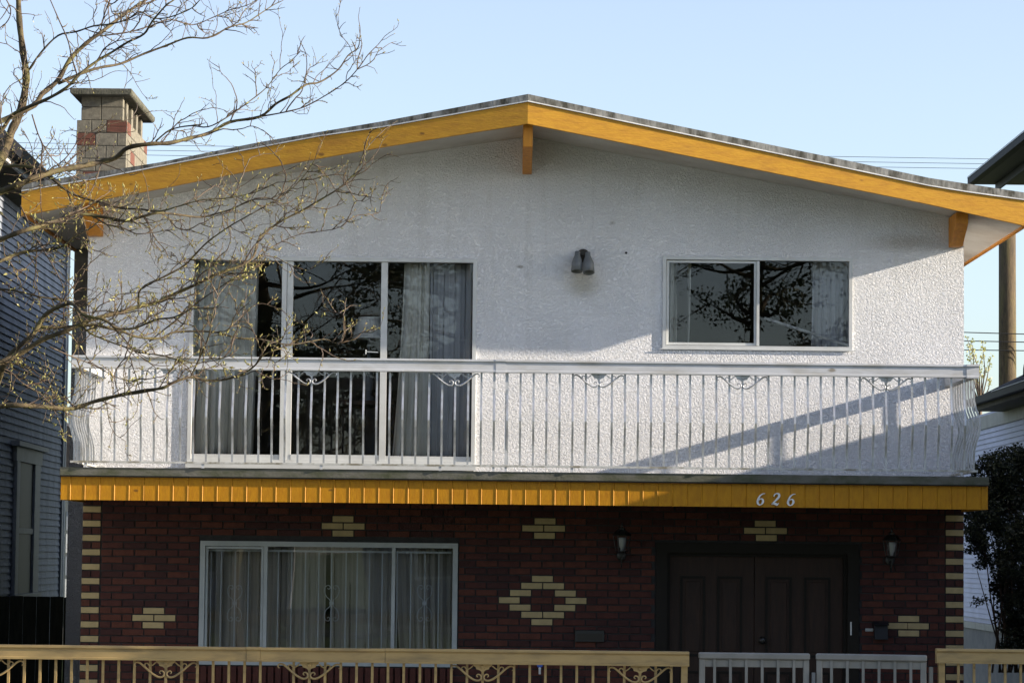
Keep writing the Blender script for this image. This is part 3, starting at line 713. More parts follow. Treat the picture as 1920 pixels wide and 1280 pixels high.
# numerals 6 2 6
def stroke(pts, wid, cx, cz, s, slant=.16):
    pts = catmull([(x, 0, z) for x, z in pts], 6); wid = lerpw(wid, len(pts)); v = []
    k = MB(); L_ = []; R_ = []
    for i, p in enumerate(pts):
        t = (pts[min(i+1, len(pts)-1)]-pts[max(i-1, 0)]).normalized(); nn = Vector((-t.z, 0, t.x))*wid[i]/2
        for arr, q in ((L_, p+nn), (R_, p-nn)): arr.append((cx+(q.x+slant*q.z)*s, cz+q.z*s))
    for i in range(len(pts)-1):
        quad = [L_[i], L_[i+1], R_[i+1], R_[i]]
        k.add([(x, YF-.018, z) for x, z in quad] + [(x, YF-.003, z) for x, z in quad], [(0,1,2,3),(4,7,6,5),(0,4,5,1),(2,6,7,3)])
    return k
def lerpw(w, n): return [w[min(int(i/(n-1)*(len(w)-1)), len(w)-2)]*(1-(i/(n-1)*(len(w)-1)-min(int(i/(n-1)*(len(w)-1)), len(w)-2))) + w[min(int(i/(n-1)*(len(w)-1)), len(w)-2)+1]*(i/(n-1)*(len(w)-1)-min(int(i/(n-1)*(len(w)-1)), len(w)-2)) for i in range(n)]
six = [(.30,.46),(.12,.44),(-.10,.25),(-.20,-.05),(-.20,-.30),(-.06,-.48),(.12,-.46),(.24,-.28),(.20,-.08),(.06,.02),(-.08,-.04),(-.17,-.20)]
sixw = [.05,.08,.13,.17,.18,.10,.10,.18,.16,.10,.07,.05]
two = [(-.20,.22),(-.14,.38),(.02,.47),(.20,.40),(.24,.22),(.10,-.02),(-.10,-.25),(-.26,-.44),(-.10,-.38),(.06,-.42),(.20,-.48),(.30,-.34)]
twow = [.10,.10,.10,.16,.19,.17,.12,.08,.14,.19,.15,.05]
for px, py, pts, wd in ((1426, 935, six, sixw), (1454.5, 935, two, twow), (1483, 936, six, sixw)):
    q = P(px, py, YF-.01); k = stroke(pts, wd, q.x, q.z, .101); o = k.build('house_number', M['num'], balc)
# railing
YR = 24.66; rl = sub('balcony_railing', house)
RX0, RX1 = P(132, 860, YR).x, P(1833, 880, YR).x
zr1 = P(960, 675, YR).z; zr0 = P(960, 699, YR).z; zbr = P(960, 873, YR).z
def rail_profile(y, z1, h, d, s=1):
    return [(y-d*.5-.008, z1), (y+d*.5, z1), (y+d*.5, z1-h), (y-d*.5-.006, z1-h), (y-d*.5-.006, z1-h+.014), (y-d*.5, z1-h+.018), (y-d*.5+.004, z1-.028), (y-d*.5-.002, z1-.020), (y-d*.5-.010, z1-.016)]
xj = P(930, 680, YR).x
MB().prism(rail_profile(YR, zr1, zr1-zr0, .085), 'x', RX0-.0, xj-.001).build('top_rail', M['rail'], rl)
MB().prism(rail_profile(YR, zr1-.001, zr1-zr0, .085), 'x', xj+.001, RX1).build('top_rail', M['rail'], rl)
MB().prism(rail_profile(YR, zr1+.003, zr1-zr0+.006, .092), 'x', xj-.0, xj+.085).build('rail_joint', M['rail'], rl)
MB().prism(rail_profile(YR, zr1+.003, zr1-zr0+.008, .095), 'x', RX1-.10, RX1+.008).build('rail_joint', M['rail'], rl)
for s, xx in ((-1, RX0), (1, RX1)):
    x_in = xx - s*.085
    MB().box(min(xx, x_in), max(xx, x_in), YR+.05, YW-.003, zr0+.001, zr1-.002).build('side_top_rail', M['rail'], rl)
    MB().box(min(xx, xx-s*.03)-.002*s, max(xx, xx-s*.03)-.002*s, YR-.012, YW-.003, zbr-.012, zbr+.005).build('side_bottom_rail', M['railb'], rl)
    MB().box(xx-s*.05-.06, xx-s*.05+.06, YW-.012, YW-.002, zbr-.04, zbr-.0).build('wall_bracket', M['trimw'], rl)
MB().box(RX0, RX1, YR-.018, YR+.014, zbr-.011, zbr+.006).build('bottom_rail', M['railb'], rl)
belly = [(0,0),(.14,0),(.24,.004),(.33,.020),(.43,.050),(.52,.056),(.60,.045),(.70,.020),(.78,.005),(.86,0),(1,0)]
def baluster(axis, s=1):
    H = zr0-zbr; r = .0085; b_ = MB(); n0 = 0
    for t, o_ in belly:
        z = -t*H; oo = -o_ if axis == 'y' else s*o_
        c = (0, oo, z) if axis == 'y' else (oo, 0, z)
        b_.v += [(c[0]-r, c[1]-r, c[2]), (c[0]+r, c[1]-r, c[2]), (c[0]+r, c[1]+r, c[2]), (c[0]-r, c[1]+r, c[2])]
    for i in range(len(belly)-1):
        for k in range(4):
            a = i*4+k; c = i*4+(k+1)%4; b_.f.append((a, c, c+4, a+4))
    return b_.mesh('baluster', M['bal'])
bf = baluster('y'); bl = baluster('x', -1); br = baluster('x', 1)
scx = [314, 583, 851, 1122, 1391, 1661]
sx_ = [P(p, 790, YR).x for p in scx]; bp_ = (sx_[-1]-sx_[0])/55
kx = sx_[0] - math.floor((sx_[0]-RX0-.05)/bp_)*bp_
while kx < RX1-.03:
    inst('baluster', bf, rl, (kx, YR, zr0)); kx += bp_
for j in range(9):
    yy = YR+.10+j*.145
    inst('baluster', bl, rl, (RX0+.018, yy, zr0)); inst('baluster', br, rl, (RX1-.018, yy, zr0))
for px in (160, 380, 602, 825, 1072, 1316, 1561, 1803):
    x = P(px, 880, YR).x; MB().box(x-.011, x+.011, YR-.010, YR+.012, zcap+.001, zbr-.012).build('post', M['rail'], rl)
for px in (925, 948):
    x = P(px, 880, YR).x; MB().box(x-.010, x+.010, YR-.010, YR+.012, zcap+.001, zr0-.001).build('post', M['rail'], rl)
half = [(.187,-.040),(.196,-.036),(.199,-.026),(.192,-.016),(.178,-.013),(.160,-.020),(.130,-.045),(.095,-.075),(.060,-.098),(.035,-.106),(.015,-.100),(.008,-.085),(.015,-.070),(.030,-.066),(.038,-.076),(.030,-.084)]
small = [(.125,-.042),(.133,-.034),(.130,-.022),(.116,-.019),(.107,-.029),(.097,-.035),(.080,-.028),(.062,-.012)]
def scroll_mesh(name, mt, k=1.0):
    b_ = MB()
    for s in (-1, 1):
        p = catmull([(s*x*k, 0, z*k) for x, z in half], 4); nn = len(p); b_.tube(p, [.0035+.0045*math.sin(math.pi*i/(nn-1)) for i in range(nn)], 6)
        p = catmull([(s*x*k, .002, z*k) for x, z in small], 4); b_.tube(p, .0045, 5)
    pr = [(-.062*k, 0), (.062*k, 0), (.060*k, -.012*k), (.045*k, -.020*k), (.040*k, -.034*k), (.018*k, -.040*k), (0, -.056*k), (-.018*k, -.040*k), (-.040*k, -.034*k), (-.045*k, -.020*k), (-.060*k, -.012*k)]
    b_.prism(pr, 'y', -.002, .010); b_.lathe((0, .0, -.02*k), [(.016,0),(.010,.008)], 10, Vector((0,-1,0)))
    return b_.mesh(name, mt, smooth=False)
scm = scroll_mesh('scroll_ornament', M['bal'], 1.08)
for x in sx_: inst('scroll_ornament', scm, rl, (x, YR-.020, zr0))

# --- chimney
YC = 28.5; CX0, CX1 = P(142, 300, YC).x, P(237, 300, YC).x; YCB = 30.1
ch = sub('chimney', house)
zs = P(190, 225, YC).z; cph = 24.5*YC/F; zcb = P(190, 180, YC).z
MB().box(CX0+.006, CX1-.006, YC+.008, YCB, 3.9, zs-.004).build('core', M['cmortar'], ch)
MB().box(CX0, CX1-.02, YC, YCB, GY-.3, 5.0-.95).build('stucco_chase', M['stucco2'], ch)
def blk(x0, x1, y0, y1, z0, z1, mt): MB().box(x0, x1, y0, y1, z0, z1).build('block', mt, ch, bevel=.003)
def zx(z): return CX0 + (z-190)/(612-190)*(CX1-CX0)
g_ = .004
rows = [[(190,315,0),(315,440,0),(440,612,2)], [(190,350,2),(350,530,0),(530,612,0)], [(190,265,0),(265,440,0),(440,612,0)], [(190,355,0),(355,612,0)], [(190,250,0),(250,400,2),(400,612,0)], [(190,400,0),(400,612,0)], [(190,300,0),(300,612,0)], [(190,400,0),(400,612,0)]]
for ri, row in enumerate(rows):
    z1_ = zs - ri*cph; z0_ = z1_-cph
    for a, c, k in row:
        if k == 0: blk(zx(a)+g_, zx(c)-g_, YC, YC+.1, z0_+g_, z1_-g_, M['block'])
        else:
            zm = (z0_+z1_)/2; blk(zx(a)+g_, zx(c)-g_, YC, YC+.1, z0_+g_, zm-g_/2, M['cblock']); blk(zx(a)+g_, zx(c)-g_, YC, YC+.1, zm+g_/2, z1_-g_, M['cblock'])
    ysplit = [YC+.105, YC+.45, YC+.8, YC+1.2, YCB] if ri % 2 else [YC+.105, YC+.30, YC+.62, YC+.95, YC+1.35, YCB]
    for j, (a, c) in enumerate(zip(ysplit, ysplit[1:])):
        mt = M['cblock'] if (ri*3+j*2) % 7 in (1,) or (ri, j) in ((0,0),(4,4)) else M['block']
        blk(CX1-.08, CX1, a+g_, c-g_, z0_+g_, z1_-g_, mt)
ux0, ux1 = P(152, 210, YC).x, P(230, 210, YC).x
zm_ = (zs+zcb)/2+.01
for za, zb2 in ((zs+.002, zm_-.003), (zm_+.003, zcb)):
    xm_ = (ux0+ux1)/2-.01; blk(ux0, xm_-.003, YC+.02, YC+.12, za, zb2, M['block']); blk(xm_+.003, ux1, YC+.02, YC+.12, za, zb2, M['block'])
for j in range(4):
    ya = YC+.30+j*.38; blk(ux0+.02, ux1-.0, ya, ya+.12, zs+.002, zcb, M['block'])
MB().box(ux0+.03, ux1-.12, YC+.13, YCB-.05, zs+.001, zcb-.01).build('flue', M['cmortar'], ch)
kx0, kx1 = P(131, 172, YC-.12).x, P(247, 172, YC-.12).x; zc1 = P(190, 165.5, YC-.12).z
MB().prism([(kx0+.02, zc1-.065), (kx1-.02, zc1-.065), (kx1, zc1-.045), (kx1, zc1), (kx0, zc1), (kx0, zc1-.045)], 'y', YC-.12, YCB+.16).build('chimney_cap', M['cap'], ch, bevel=.006)

# ================================================================== LEFT NEIGHBOUR
def LWx(Y): return -5.56 + .0213*(35.7-Y)
lh = thing('neighbour_house', (-8, 33, GY), 'old house with peeling grey blue clapboard wall on the left edge', 'house')
def left_quad(name, mt, ya, yb, z0, z1, o0, o1, parent, bev=0):
    v = []
    for Y in (ya, yb):
        for o_ in (o0, o1):
            for z in (z0, z1): v.append((LWx(Y)+o_, Y, z))
    k = MB().add(v, [(0,1,3,2),(4,6,7,5),(0,4,5,1),(2,3,7,6),(0,2,6,4),(1,5,7,3)]); return k.build(name, mt, parent, bevel=bev)
ZLT = 5.43
def Yl(px):
    k = (px-960)/F
    Y = 33
    for _ in range(20):
        q = P(px, 800, Y); Y += (LWx(Y)-q.x)*(-1)/ (abs(q.x)/Y)*1.0
    return Y
left_quad('wall', M['siding'], 21, 35.6, GY-.2, ZLT+.1, -.25, -.02, lh)
lwall = bpy.data.objects['wall']
ex = .0775; YA, YBk = 24.5, 35.62
pr = []
def board_mesh():
    v = []
    for Y in (YA, YBk):
        x = LWx(Y); v += [(x-.018, Y, 0), (x+.014, Y, 0), (x-.002, Y, ex), (x-.018, Y, ex)]
    return MB().add(v, [(0,1,2,3),(4,7,6,5),(0,4,5,1),(1,5,6,2),(2,6,7,3),(3,7,4,0)]).mesh('siding_board', M['siding'])
bm_ = board_mesh(); z = ZLT-ex
while z > .4: inst('siding_board', bm_, lwall, (0,0,z)); z -= ex
left_quad('corner_board', M['trimg'], 35.62, 35.74, GY, ZLT, -.1, .03, lwall)
left_quad('downpipe', M['trimw'], 35.80, 35.86, GY, ZLT, -.03, .035, lh)
# window
ya, yb = Yl(27), Yl(71)
wz1, wz0 = P(50, 868, (ya+yb)/2).z, P(50, 1112, (ya+yb)/2).z
wn_ = sub('window', lh)
left_quad('casing', M['trimg'], ya, ya+.22, wz0, wz1, .0, .045, wn_); left_quad('casing', M['trimg'], yb-.42, yb, wz0, wz1, .0, .045, wn_)
left_quad('casing', M['trimg'], ya-.1, yb+.1, wz1, wz1+.16, .0, .05, wn_); left_quad('cap_moulding', M['trimg'], ya-.25, yb+.25, wz1+.16, wz1+.21, .0, .10, wn_)
left_quad('sill', M['trimg'], ya-.1, yb+.1, wz0-.1, wz0, .0, .07, wn_)
zmw = P(50, 995, (ya+yb)/2).z
left_quad('meeting_rail', M['trimg'], ya+.22, yb-.42, zmw-.03, zmw+.03, .005, .035, wn_)
left_quad('pane', M['dark'], ya+.22, yb-.42, zmw+.03, wz1, .0155, .018, wn_); left_quad('pane', M['dark'], ya+.22, yb-.42, wz0, zmw-.03, .0155, .018, wn_)
bpy.data.materials['dark_bronze_plate']
# eave and roof
def lslab(name, mt, prof, parent):
    v = []
    for Y in (20, 36.3):
        for ox, z in prof: v.append((LWx(Y)+ox, Y, z))
    k = len(prof); return MB().add(v, [tuple(range(k)), tuple(range(k,2*k))[::-1]] + [(i,(i+1)%k,(i+1)%k+k,i+k) for i in range(k)]).build(name, mt, parent)
OV = P(105, 337, 34.0)
ov = .40
rf = lslab('roof', M['shingle'], [(-4, ZLT+2.5), (-.1, ZLT+.14), (ov, ZLT+.14), (ov, ZLT+.26), (-.1, ZLT+.56), (-4, ZLT+3.4)], lh)
lslab('soffit', M['eavew'], [(-.02, ZLT), (ov-.03, ZLT+.10), (ov-.03, ZLT+.13), (-.02, ZLT+.03)], rf)
lslab('fascia', M['trimw'], [(ov-.05, ZLT+.06), (ov-.02, ZLT+.06), (ov-.02, ZLT+.18), (ov-.05, ZLT+.18)], rf)
lslab('gutter', M['gutter'], [(ov-.01, ZLT+.12), (ov+.08, ZLT+.12), (ov+.10, ZLT+.23), (ov-.01, ZLT+.23)], rf)
bh = thing('rear_garage', (-9.5, 60, GY), 'pale garage in the back lane glimpsed through the gap beside the chimney', 'garage')
MB().box(-13, -6.2, 58, 64, GY, 3.0).build('wall', M['frieze'], bh)
MB().prism([(-13.4, 3.0), (-5.8, 3.0), (-9.6, 4.4)], 'y', 57.6, 64.4).build('roof', M['shingle'], bh)
for i in range(5):
    z_ = GY+.6+i*.45; MB().box(-8.9, -6.6, 57.93, 57.999, z_, z_+.38).build('door_panel', M['trimw'] if i % 2 else M['trimg'], bh)
# dark timber fence between the houses
of = thing('timber_fence', (-6, 32, GY), 'dark weathered board fence in the gap at the left edge', 'fence')
pbm = MB().box(-.068,.068,0,.02,0,1).mesh('fence_board', M['oldfence'], bevel=.003)
ztf = P(60, 1117, 30).z
for i in range(16):
    x = -5.95 + i*.14
    if x > -4.42: break
    o = inst('fence_board', pbm, of, (x, 30+rb.uniform(0,.006), GY-.1)); o.scale = (1,1,ztf-GY+.1+rb.uniform(-.012,.012))
MB().box(-6.0, -4.36, 30.03, 30.07, GY+.3, GY+.39).build('fence_rail', M['oldfence'], of)

# ================================================================== RIGHT NEIGHBOUR
XN = 6.5; rh = thing('neighbour_house', (9, 33, GY), 'white clapboard house with dark roofs and gutters on the right edge', 'house')
ZNT = 3.56
nw = MB().box(XN+.02, XN+.3, 22.5, 42.4, GY-.2, ZNT+.1).build('wall', M['sidingw'], rh)
ex = .068
v = []
for Y in (30, 42.42): v += [(XN+.018, Y, 0), (XN-.012, Y, 0), (XN+.004, Y, ex), (XN+.018, Y, ex)]
nbm = MB().add(v, [(0,1,2,3),(4,7,6,5),(0,4,5,1),(1,5,6,2),(2,6,7,3),(3,7,4,0)]).mesh('siding_board', M['sidingw'])
z = ZNT-.12-ex
while z > .80: inst('siding_board', nbm, nw, (0,0,z)); z -= ex
MB().box(XN-.02, XN+.018, 28, 42.44, ZNT-.119, ZNT+.06).build('frieze_board', M['frieze'], rh)
MB().box(XN-.03, XN+.018, 28, 42.46, .70, .79).build('water_table', M['frieze'], rh)
MB().box(XN-.0, XN+.018, 28, 42.4, GY-.1, .699).build('foundation', M['concrete'], rh)
XE = 6.1; ZE = 3.72
YN0, YN1 = 27.2, 37.9
pr_ = MB().prism([(XE, ZE-.30), (XE, ZE-.14), (8.6, ZE+.36), (8.6, ZE+.2)], 'y', 20.5, 27.19).build('porch_roof', M['shingle'], rh)
for yy in (20.8, 24.0): MB().box(XE+.25, XE+.37, yy, yy+.12, GY, ZE-.12).build('porch_post', M['trimw'], rh)
nr = MB().prism([(XE, ZE), (XE, ZE+.05), (8.6, ZE+.05+2.5*.5), (8.6, ZE+2.5*.5-.1), (XN+.1, ZE+.03), (XN-.02, ZE-.05), (XE+.05, ZE-.03)], 'y', YN0, YN1).build('lower_roof', M['shingle'], rh)
MB().box(XE-.10, XE-.001, YN0, YN1, ZE-.06, ZE+.03).build('gutter', M['gutter'], nr)
MB().box(XE-.108, XE-.101, YN0, YN1-2.0, ZE+.022, ZE+.034).build('gutter_lip', M['trimw'], nr)
MB().box(XE, XN-.021, YN0, YN1, ZE-.12, ZE-.052).build('eave_soffit', M['eavew'], nr)
MB().tube(catmull([(XE+1.3, 35.6, ZE+.75), (XE+.62, 35.6, ZE+.52), (XE+.42, 35.6, ZE+.46), (XE+.30, 35.6, ZE+.36), (XE+.28, 35.6, ZE+.2)], 5), .045, 8).build('downpipe', M['gutter'], nr, smooth=True)
uc = P(1828, 346, 37.8)
ur = MB().box(uc.x, 10.4, 28.4, 37.8, uc.z-.0, uc.z+.02).build('upper_eave', M['darkeave'], rh)
MB().prism([(uc.x, uc.z+.021), (10.4, uc.z+.021), (10.4, uc.z+3.9)], 'y', 28.4, 37.75).build('upper_roof', M['shingle'], ur)  # rise beyond the frame made steep to keep sun off the left siding
MB().box(uc.x-.09, uc.x-.001, 28.4, 37.85, uc.z-.0, uc.z+.11).build('gutter', M['gutter'], ur)
MB().box(uc.x-.097, uc.x-.091, 28.4, 37.85, uc.z+.085, uc.z+.10).build('gutter_lip', M['alu'], ur)
MB().box(uc.x+.25, uc.x+.28, 28.4, 37.7, uc.z-.10, uc.z-.001).build('eave_trim', M['darkeave'], ur)
MB().box(uc.x+.75, 9.4, 28.6, 37.4, ZE+.3, uc.z-.001).build('upper_wall', M['darkeave'], rh)

# ================================================================== POLE, WIRES
pc = P(1889, 660, 50)
pl = thing('utility_pole', (pc.x, 50, GY), 'weathered brown wooden utility pole behind the right neighbour roof', 'utility pole')
MB().lathe((pc.x, 50, GY), [(.165,0),(.16,3),(.152,6),(.148,8.25)], 18).build('shaft', M['pole'], pl, smooth=True)
def wire(x0, y0, x1, y1, Y, r, label, ext=(-6, 14)):
    a, c = P(x0, y0, Y), P(x1, y1, Y); d = c-a; a2 = a+d.normalized()*ext[0]; c2 = c+d.normalized()*ext[1]
    pts = [a2.lerp(c2, t/12) + Vector((0, 0, .03*((t/12-.5)**2*4-1)*.5)) for t in range(13)]
    o = MB().tube(pts, r, 5).build('power_line', M['wire']); tag(o, label, 'power line', 'overhead wires behind the house')
wire(270, 271, 1870, 297, 50.5, .0045, 'highest thin overhead wire crossing the sky behind the roof')
wire(270, 281, 1860, 306, 50.7, .0045, 'second highest thin wire crossing the sky behind the roof')
wire(270, 290, 1850, 315, 50.9, .0045, 'third thin wire, just above the roof edge behind the house')
wire(1806, 622, 1920, 625, 49.75, .009, 'upper of three dark cables tied to the pole', (-2, 10))
wire(1806, 638, 1920, 640, 49.77, .009, 'middle of three dark cables tied to the pole', (-2, 10))
wire(1806, 655, 1920, 656, 49.79, .009, 'lowest of three dark cables tied to the pole', (-2, 10))

# ================================================================== FRONT FENCE AND GATES
YFn = 20.3
def fence(px0, px1, pyt, pyb, joints, posts, scrolls, pxb, label, dy=0):
    a, c = P(px0, pyt, YFn), P(px1, pyt, YFn)
    zt1 = P(650, pyt, YFn).z; hh = (pyb-pyt)*YFn/F
    t = thing('metal_fence', (a.x, YFn, 0), label, 'fence', 'tan metal fence along the pavement')
    js = [a.x] + [P(j, pyt, YFn).x for j in joints] + [c.x]
    for i, (u, w_) in enumerate(zip(js, js[1:])):
        d = .002*(i % 2)
        MB().prism(rail_profile(YFn, zt1+d, hh+2*d, .085+2*d), 'x', u+.001, w_-.001).build('top_rail', M['tan'], t)
    zt0 = zt1-hh
    MB().box(a.x, c.x, YFn-.012, YFn+.012, .10, .125).build('bottom_rail', M['tan'], t)
    bm2 = MB().box(-.0088,.0088,-.0088,.0088,.125,zt0).mesh('baluster', M['tan'])
    for px in pxb: inst('baluster', bm2, t, (P(px, 1260, YFn).x, YFn, 0))
    for px in posts:
        x = P(px, 1260, YFn).x; MB().box(x-.022, x+.022, YFn-.022, YFn+.022, 0, zt0).build('post', M['tan'], t)
    sm_ = scroll_mesh('scroll_ornament', M['tan'], 1.10)
    for px in scrolls: inst('scroll_ornament', sm_, t, (P(px, 1250, YFn).x, YFn-.018, zt0))
LB = [-44+29.4*i for i in range(-3, 46) if -44+29.4*i < 1258]
LB = [311+29.5*i for i in range(-13, 7)] + [580+29.5*i for i in range(-1, 7)] + [905+29.4*i for i in range(-4, 7)] + [1200+29.4*i for i in range(-3, 3)]
LB = sorted(LB); LB = [x for i, x in enumerate(LB) if i == 0 or x-LB[i-1] > 16]
fence(-160, 1292, 1214.5, 1240.5, (463, 489, 723), (1283,), (-14, 311, 580, 905, 1200), LB, 'long tan metal fence with scrolls left of the gates')
fence(1755, 2350, 1203, 1230, (), (1765,), (2100,), [1797+29.2*i for i in range(18)], 'short tan metal fence section right of the gates')
def gate(px0, py0, px1, py1, label, swing):
    a, c = P(px0, py0, YFn), P(px1, py1, YFn-swing); t = thing('metal_gate', (a.x, YFn, 0), label, 'gate', 'pair of grey garden gates')
    d = Vector((c.x-a.x, c.y-a.y, 0)); Lg = d.length; ang = math.atan2(d.y, d.x); zt = a.z
    def put(name, mb, bev=.003):
        me = mb.mesh(name, M['gate'], bevel=bev); o = inst(name, me, t, (a.x, a.y, 0), (0,0,ang)); return o
    put('top_rail', MB().box(0, Lg, -.035, .035, zt-.045, zt), .008)
    put('lower_rail', MB().box(.04, Lg-.04, -.012, .012, zt-.10, zt-.046))
    put('bottom_rail', MB().box(.04, Lg-.04, -.012, .012, .10, .14))
    put('stile', MB().box(.004, .044, -.02, .02, .05, zt-.0455)); put('stile', MB().box(Lg-.044, Lg-.004, -.02, .02, .05, zt-.0455))
    for i in range(6):
        x = Lg*(i+1)/7; o = MB().box(x-.0095, x+.0095, -.0225, -.0035-.009, .10, zt-.0455); put('baluster', o, 0)
    return t, a, c
g1 = gate(1310, 1222, 1518, 1224.5, 'grey metal garden gate leaf on the left, next to the long fence', 0)
g2 = gate(1530, 1224, 1738, 1235, 'grey metal garden gate leaf on the right, slightly ajar', .14)
q = P(1525, 1268, YFn-.03); MB().box(q.x-.012, q.x+.012, YFn-.05, YFn-.023, q.z-.05, q.z+.03).build('latch', M['dgrey'], g2[0])
for px in (1300, 1748):
    x = P(px, 1260, YFn).x
for px, lab in ((1745.5, 'slim grey hinge post'),):
    x = P(px, 1260, YFn).x; MB().box(x-.012, x+.012, YFn-.02, YFn+.02, 0, .90).build('hinge_post', M['gate'], g2[0])

# ================================================================== TREES AND SHRUBS
def leaf_cloud(name, mt, blobs, count, size, parent, seed, aspect=.55, shell=.0):
    rnd = random.Random(seed); v = []; f = []; tot = sum(b[3]*b[4]*b[5] for b in blobs)
    for bx, by, bz, rx, ry, rz in blobs:
        for _ in range(int(count*rx*ry*rz/tot)):
            d = Vector((rnd.gauss(0,1), rnd.gauss(0,1), rnd.gauss(0,1))).normalized()*(rnd.uniform(shell,1)**.55)
            c = Vector((bx+d.x*rx, by+d.y*ry, bz+d.z*rz)); s = size*rnd.uniform(.6,1.35)
            u = Vector((rnd.gauss(0,1), rnd.gauss(0,1), rnd.gauss(0,1))).normalized(); w_ = u.cross(Vector((rnd.gauss(0,1), rnd.gauss(0,1), rnd.gauss(0,1)))).normalized()
            nrm = u.cross(w_); k = len(v)
            v += [tuple(c-u*s), tuple(c-u*s*.1+w_*s*aspect+nrm*s*.15), tuple(c+u*s), tuple(c-u*s*.1-w_*s*aspect+nrm*s*.15)]
            f += [(k,k+1,k+2),(k,k+2,k+3)]
    o = bpy.data.objects.new(name, fastmesh(name, v, f, mt)); link(o, parent); o['kind'] = 'stuff'; return o
def grow(mb, buds, p, d, L, r, depth, rnd, up=.12, gap=.5, tips=None):
    """a twig with kinks and side twigs"""
    n_ = max(3, int(L/.026)); pts = [p.copy()]; d = d.normalized()
    for i in range(n_):
        d = (d + Vector((rnd.gauss(0,.22), rnd.gauss(0,.20), rnd.gauss(0,.22)+up*.22))).normalized()
        pts.append(pts[-1]+d*L/n_)
    mb.tube(pts, [max(.0013, r*(1-.6*i/n_)) for i in range(n_+1)], 4 if r < .004 else 5, cap=False)
    if buds is not None:
        for i in range(1, n_+1):
            if rnd.random() < .45 or i == n_: buds.append((pts[i], (pts[i]-pts[i-1]).normalized()))
    if depth > 0:
        for i in range(1, n_):
            if rnd.random() < gap:
                side = (pts[i+1]-pts[i]).normalized(); ax = Vector((rnd.gauss(0,1), rnd.gauss(0,.8), rnd.gauss(0,1))).normalized()
                dd = (side*.75 + (ax-side*ax.dot(side)).normalized()*.8 + Vector((0,0,up)))
                grow(mb, buds, pts[i], dd, max(.025, L*rnd.uniform(.15,.5)*(1-.4*i/n_)), r*.7, depth-1, rnd, up, gap*.9)
T0 = 16.0
tree = thing('street_tree', tuple(P(-210, 900, T0).xy)+(0,), 'bare budding street tree whose branches cross the left of the house', 'tree')
tb0 = P(-210, 900, T0)
trunk = MB().tube(catmull([(tb0.x+.05, T0, -.1), (tb0.x, T0, .5), (tb0.x-.03, T0+.05, 1.2), (tb0.x+.05, T0, 2.0), (tb0.x, T0+.03, 3.0), (tb0.x+.05, T0, 3.9)], 5), [.16-.0032*i for i in range(26)], 14).build('trunk', M['bark'], tree, smooth=True)
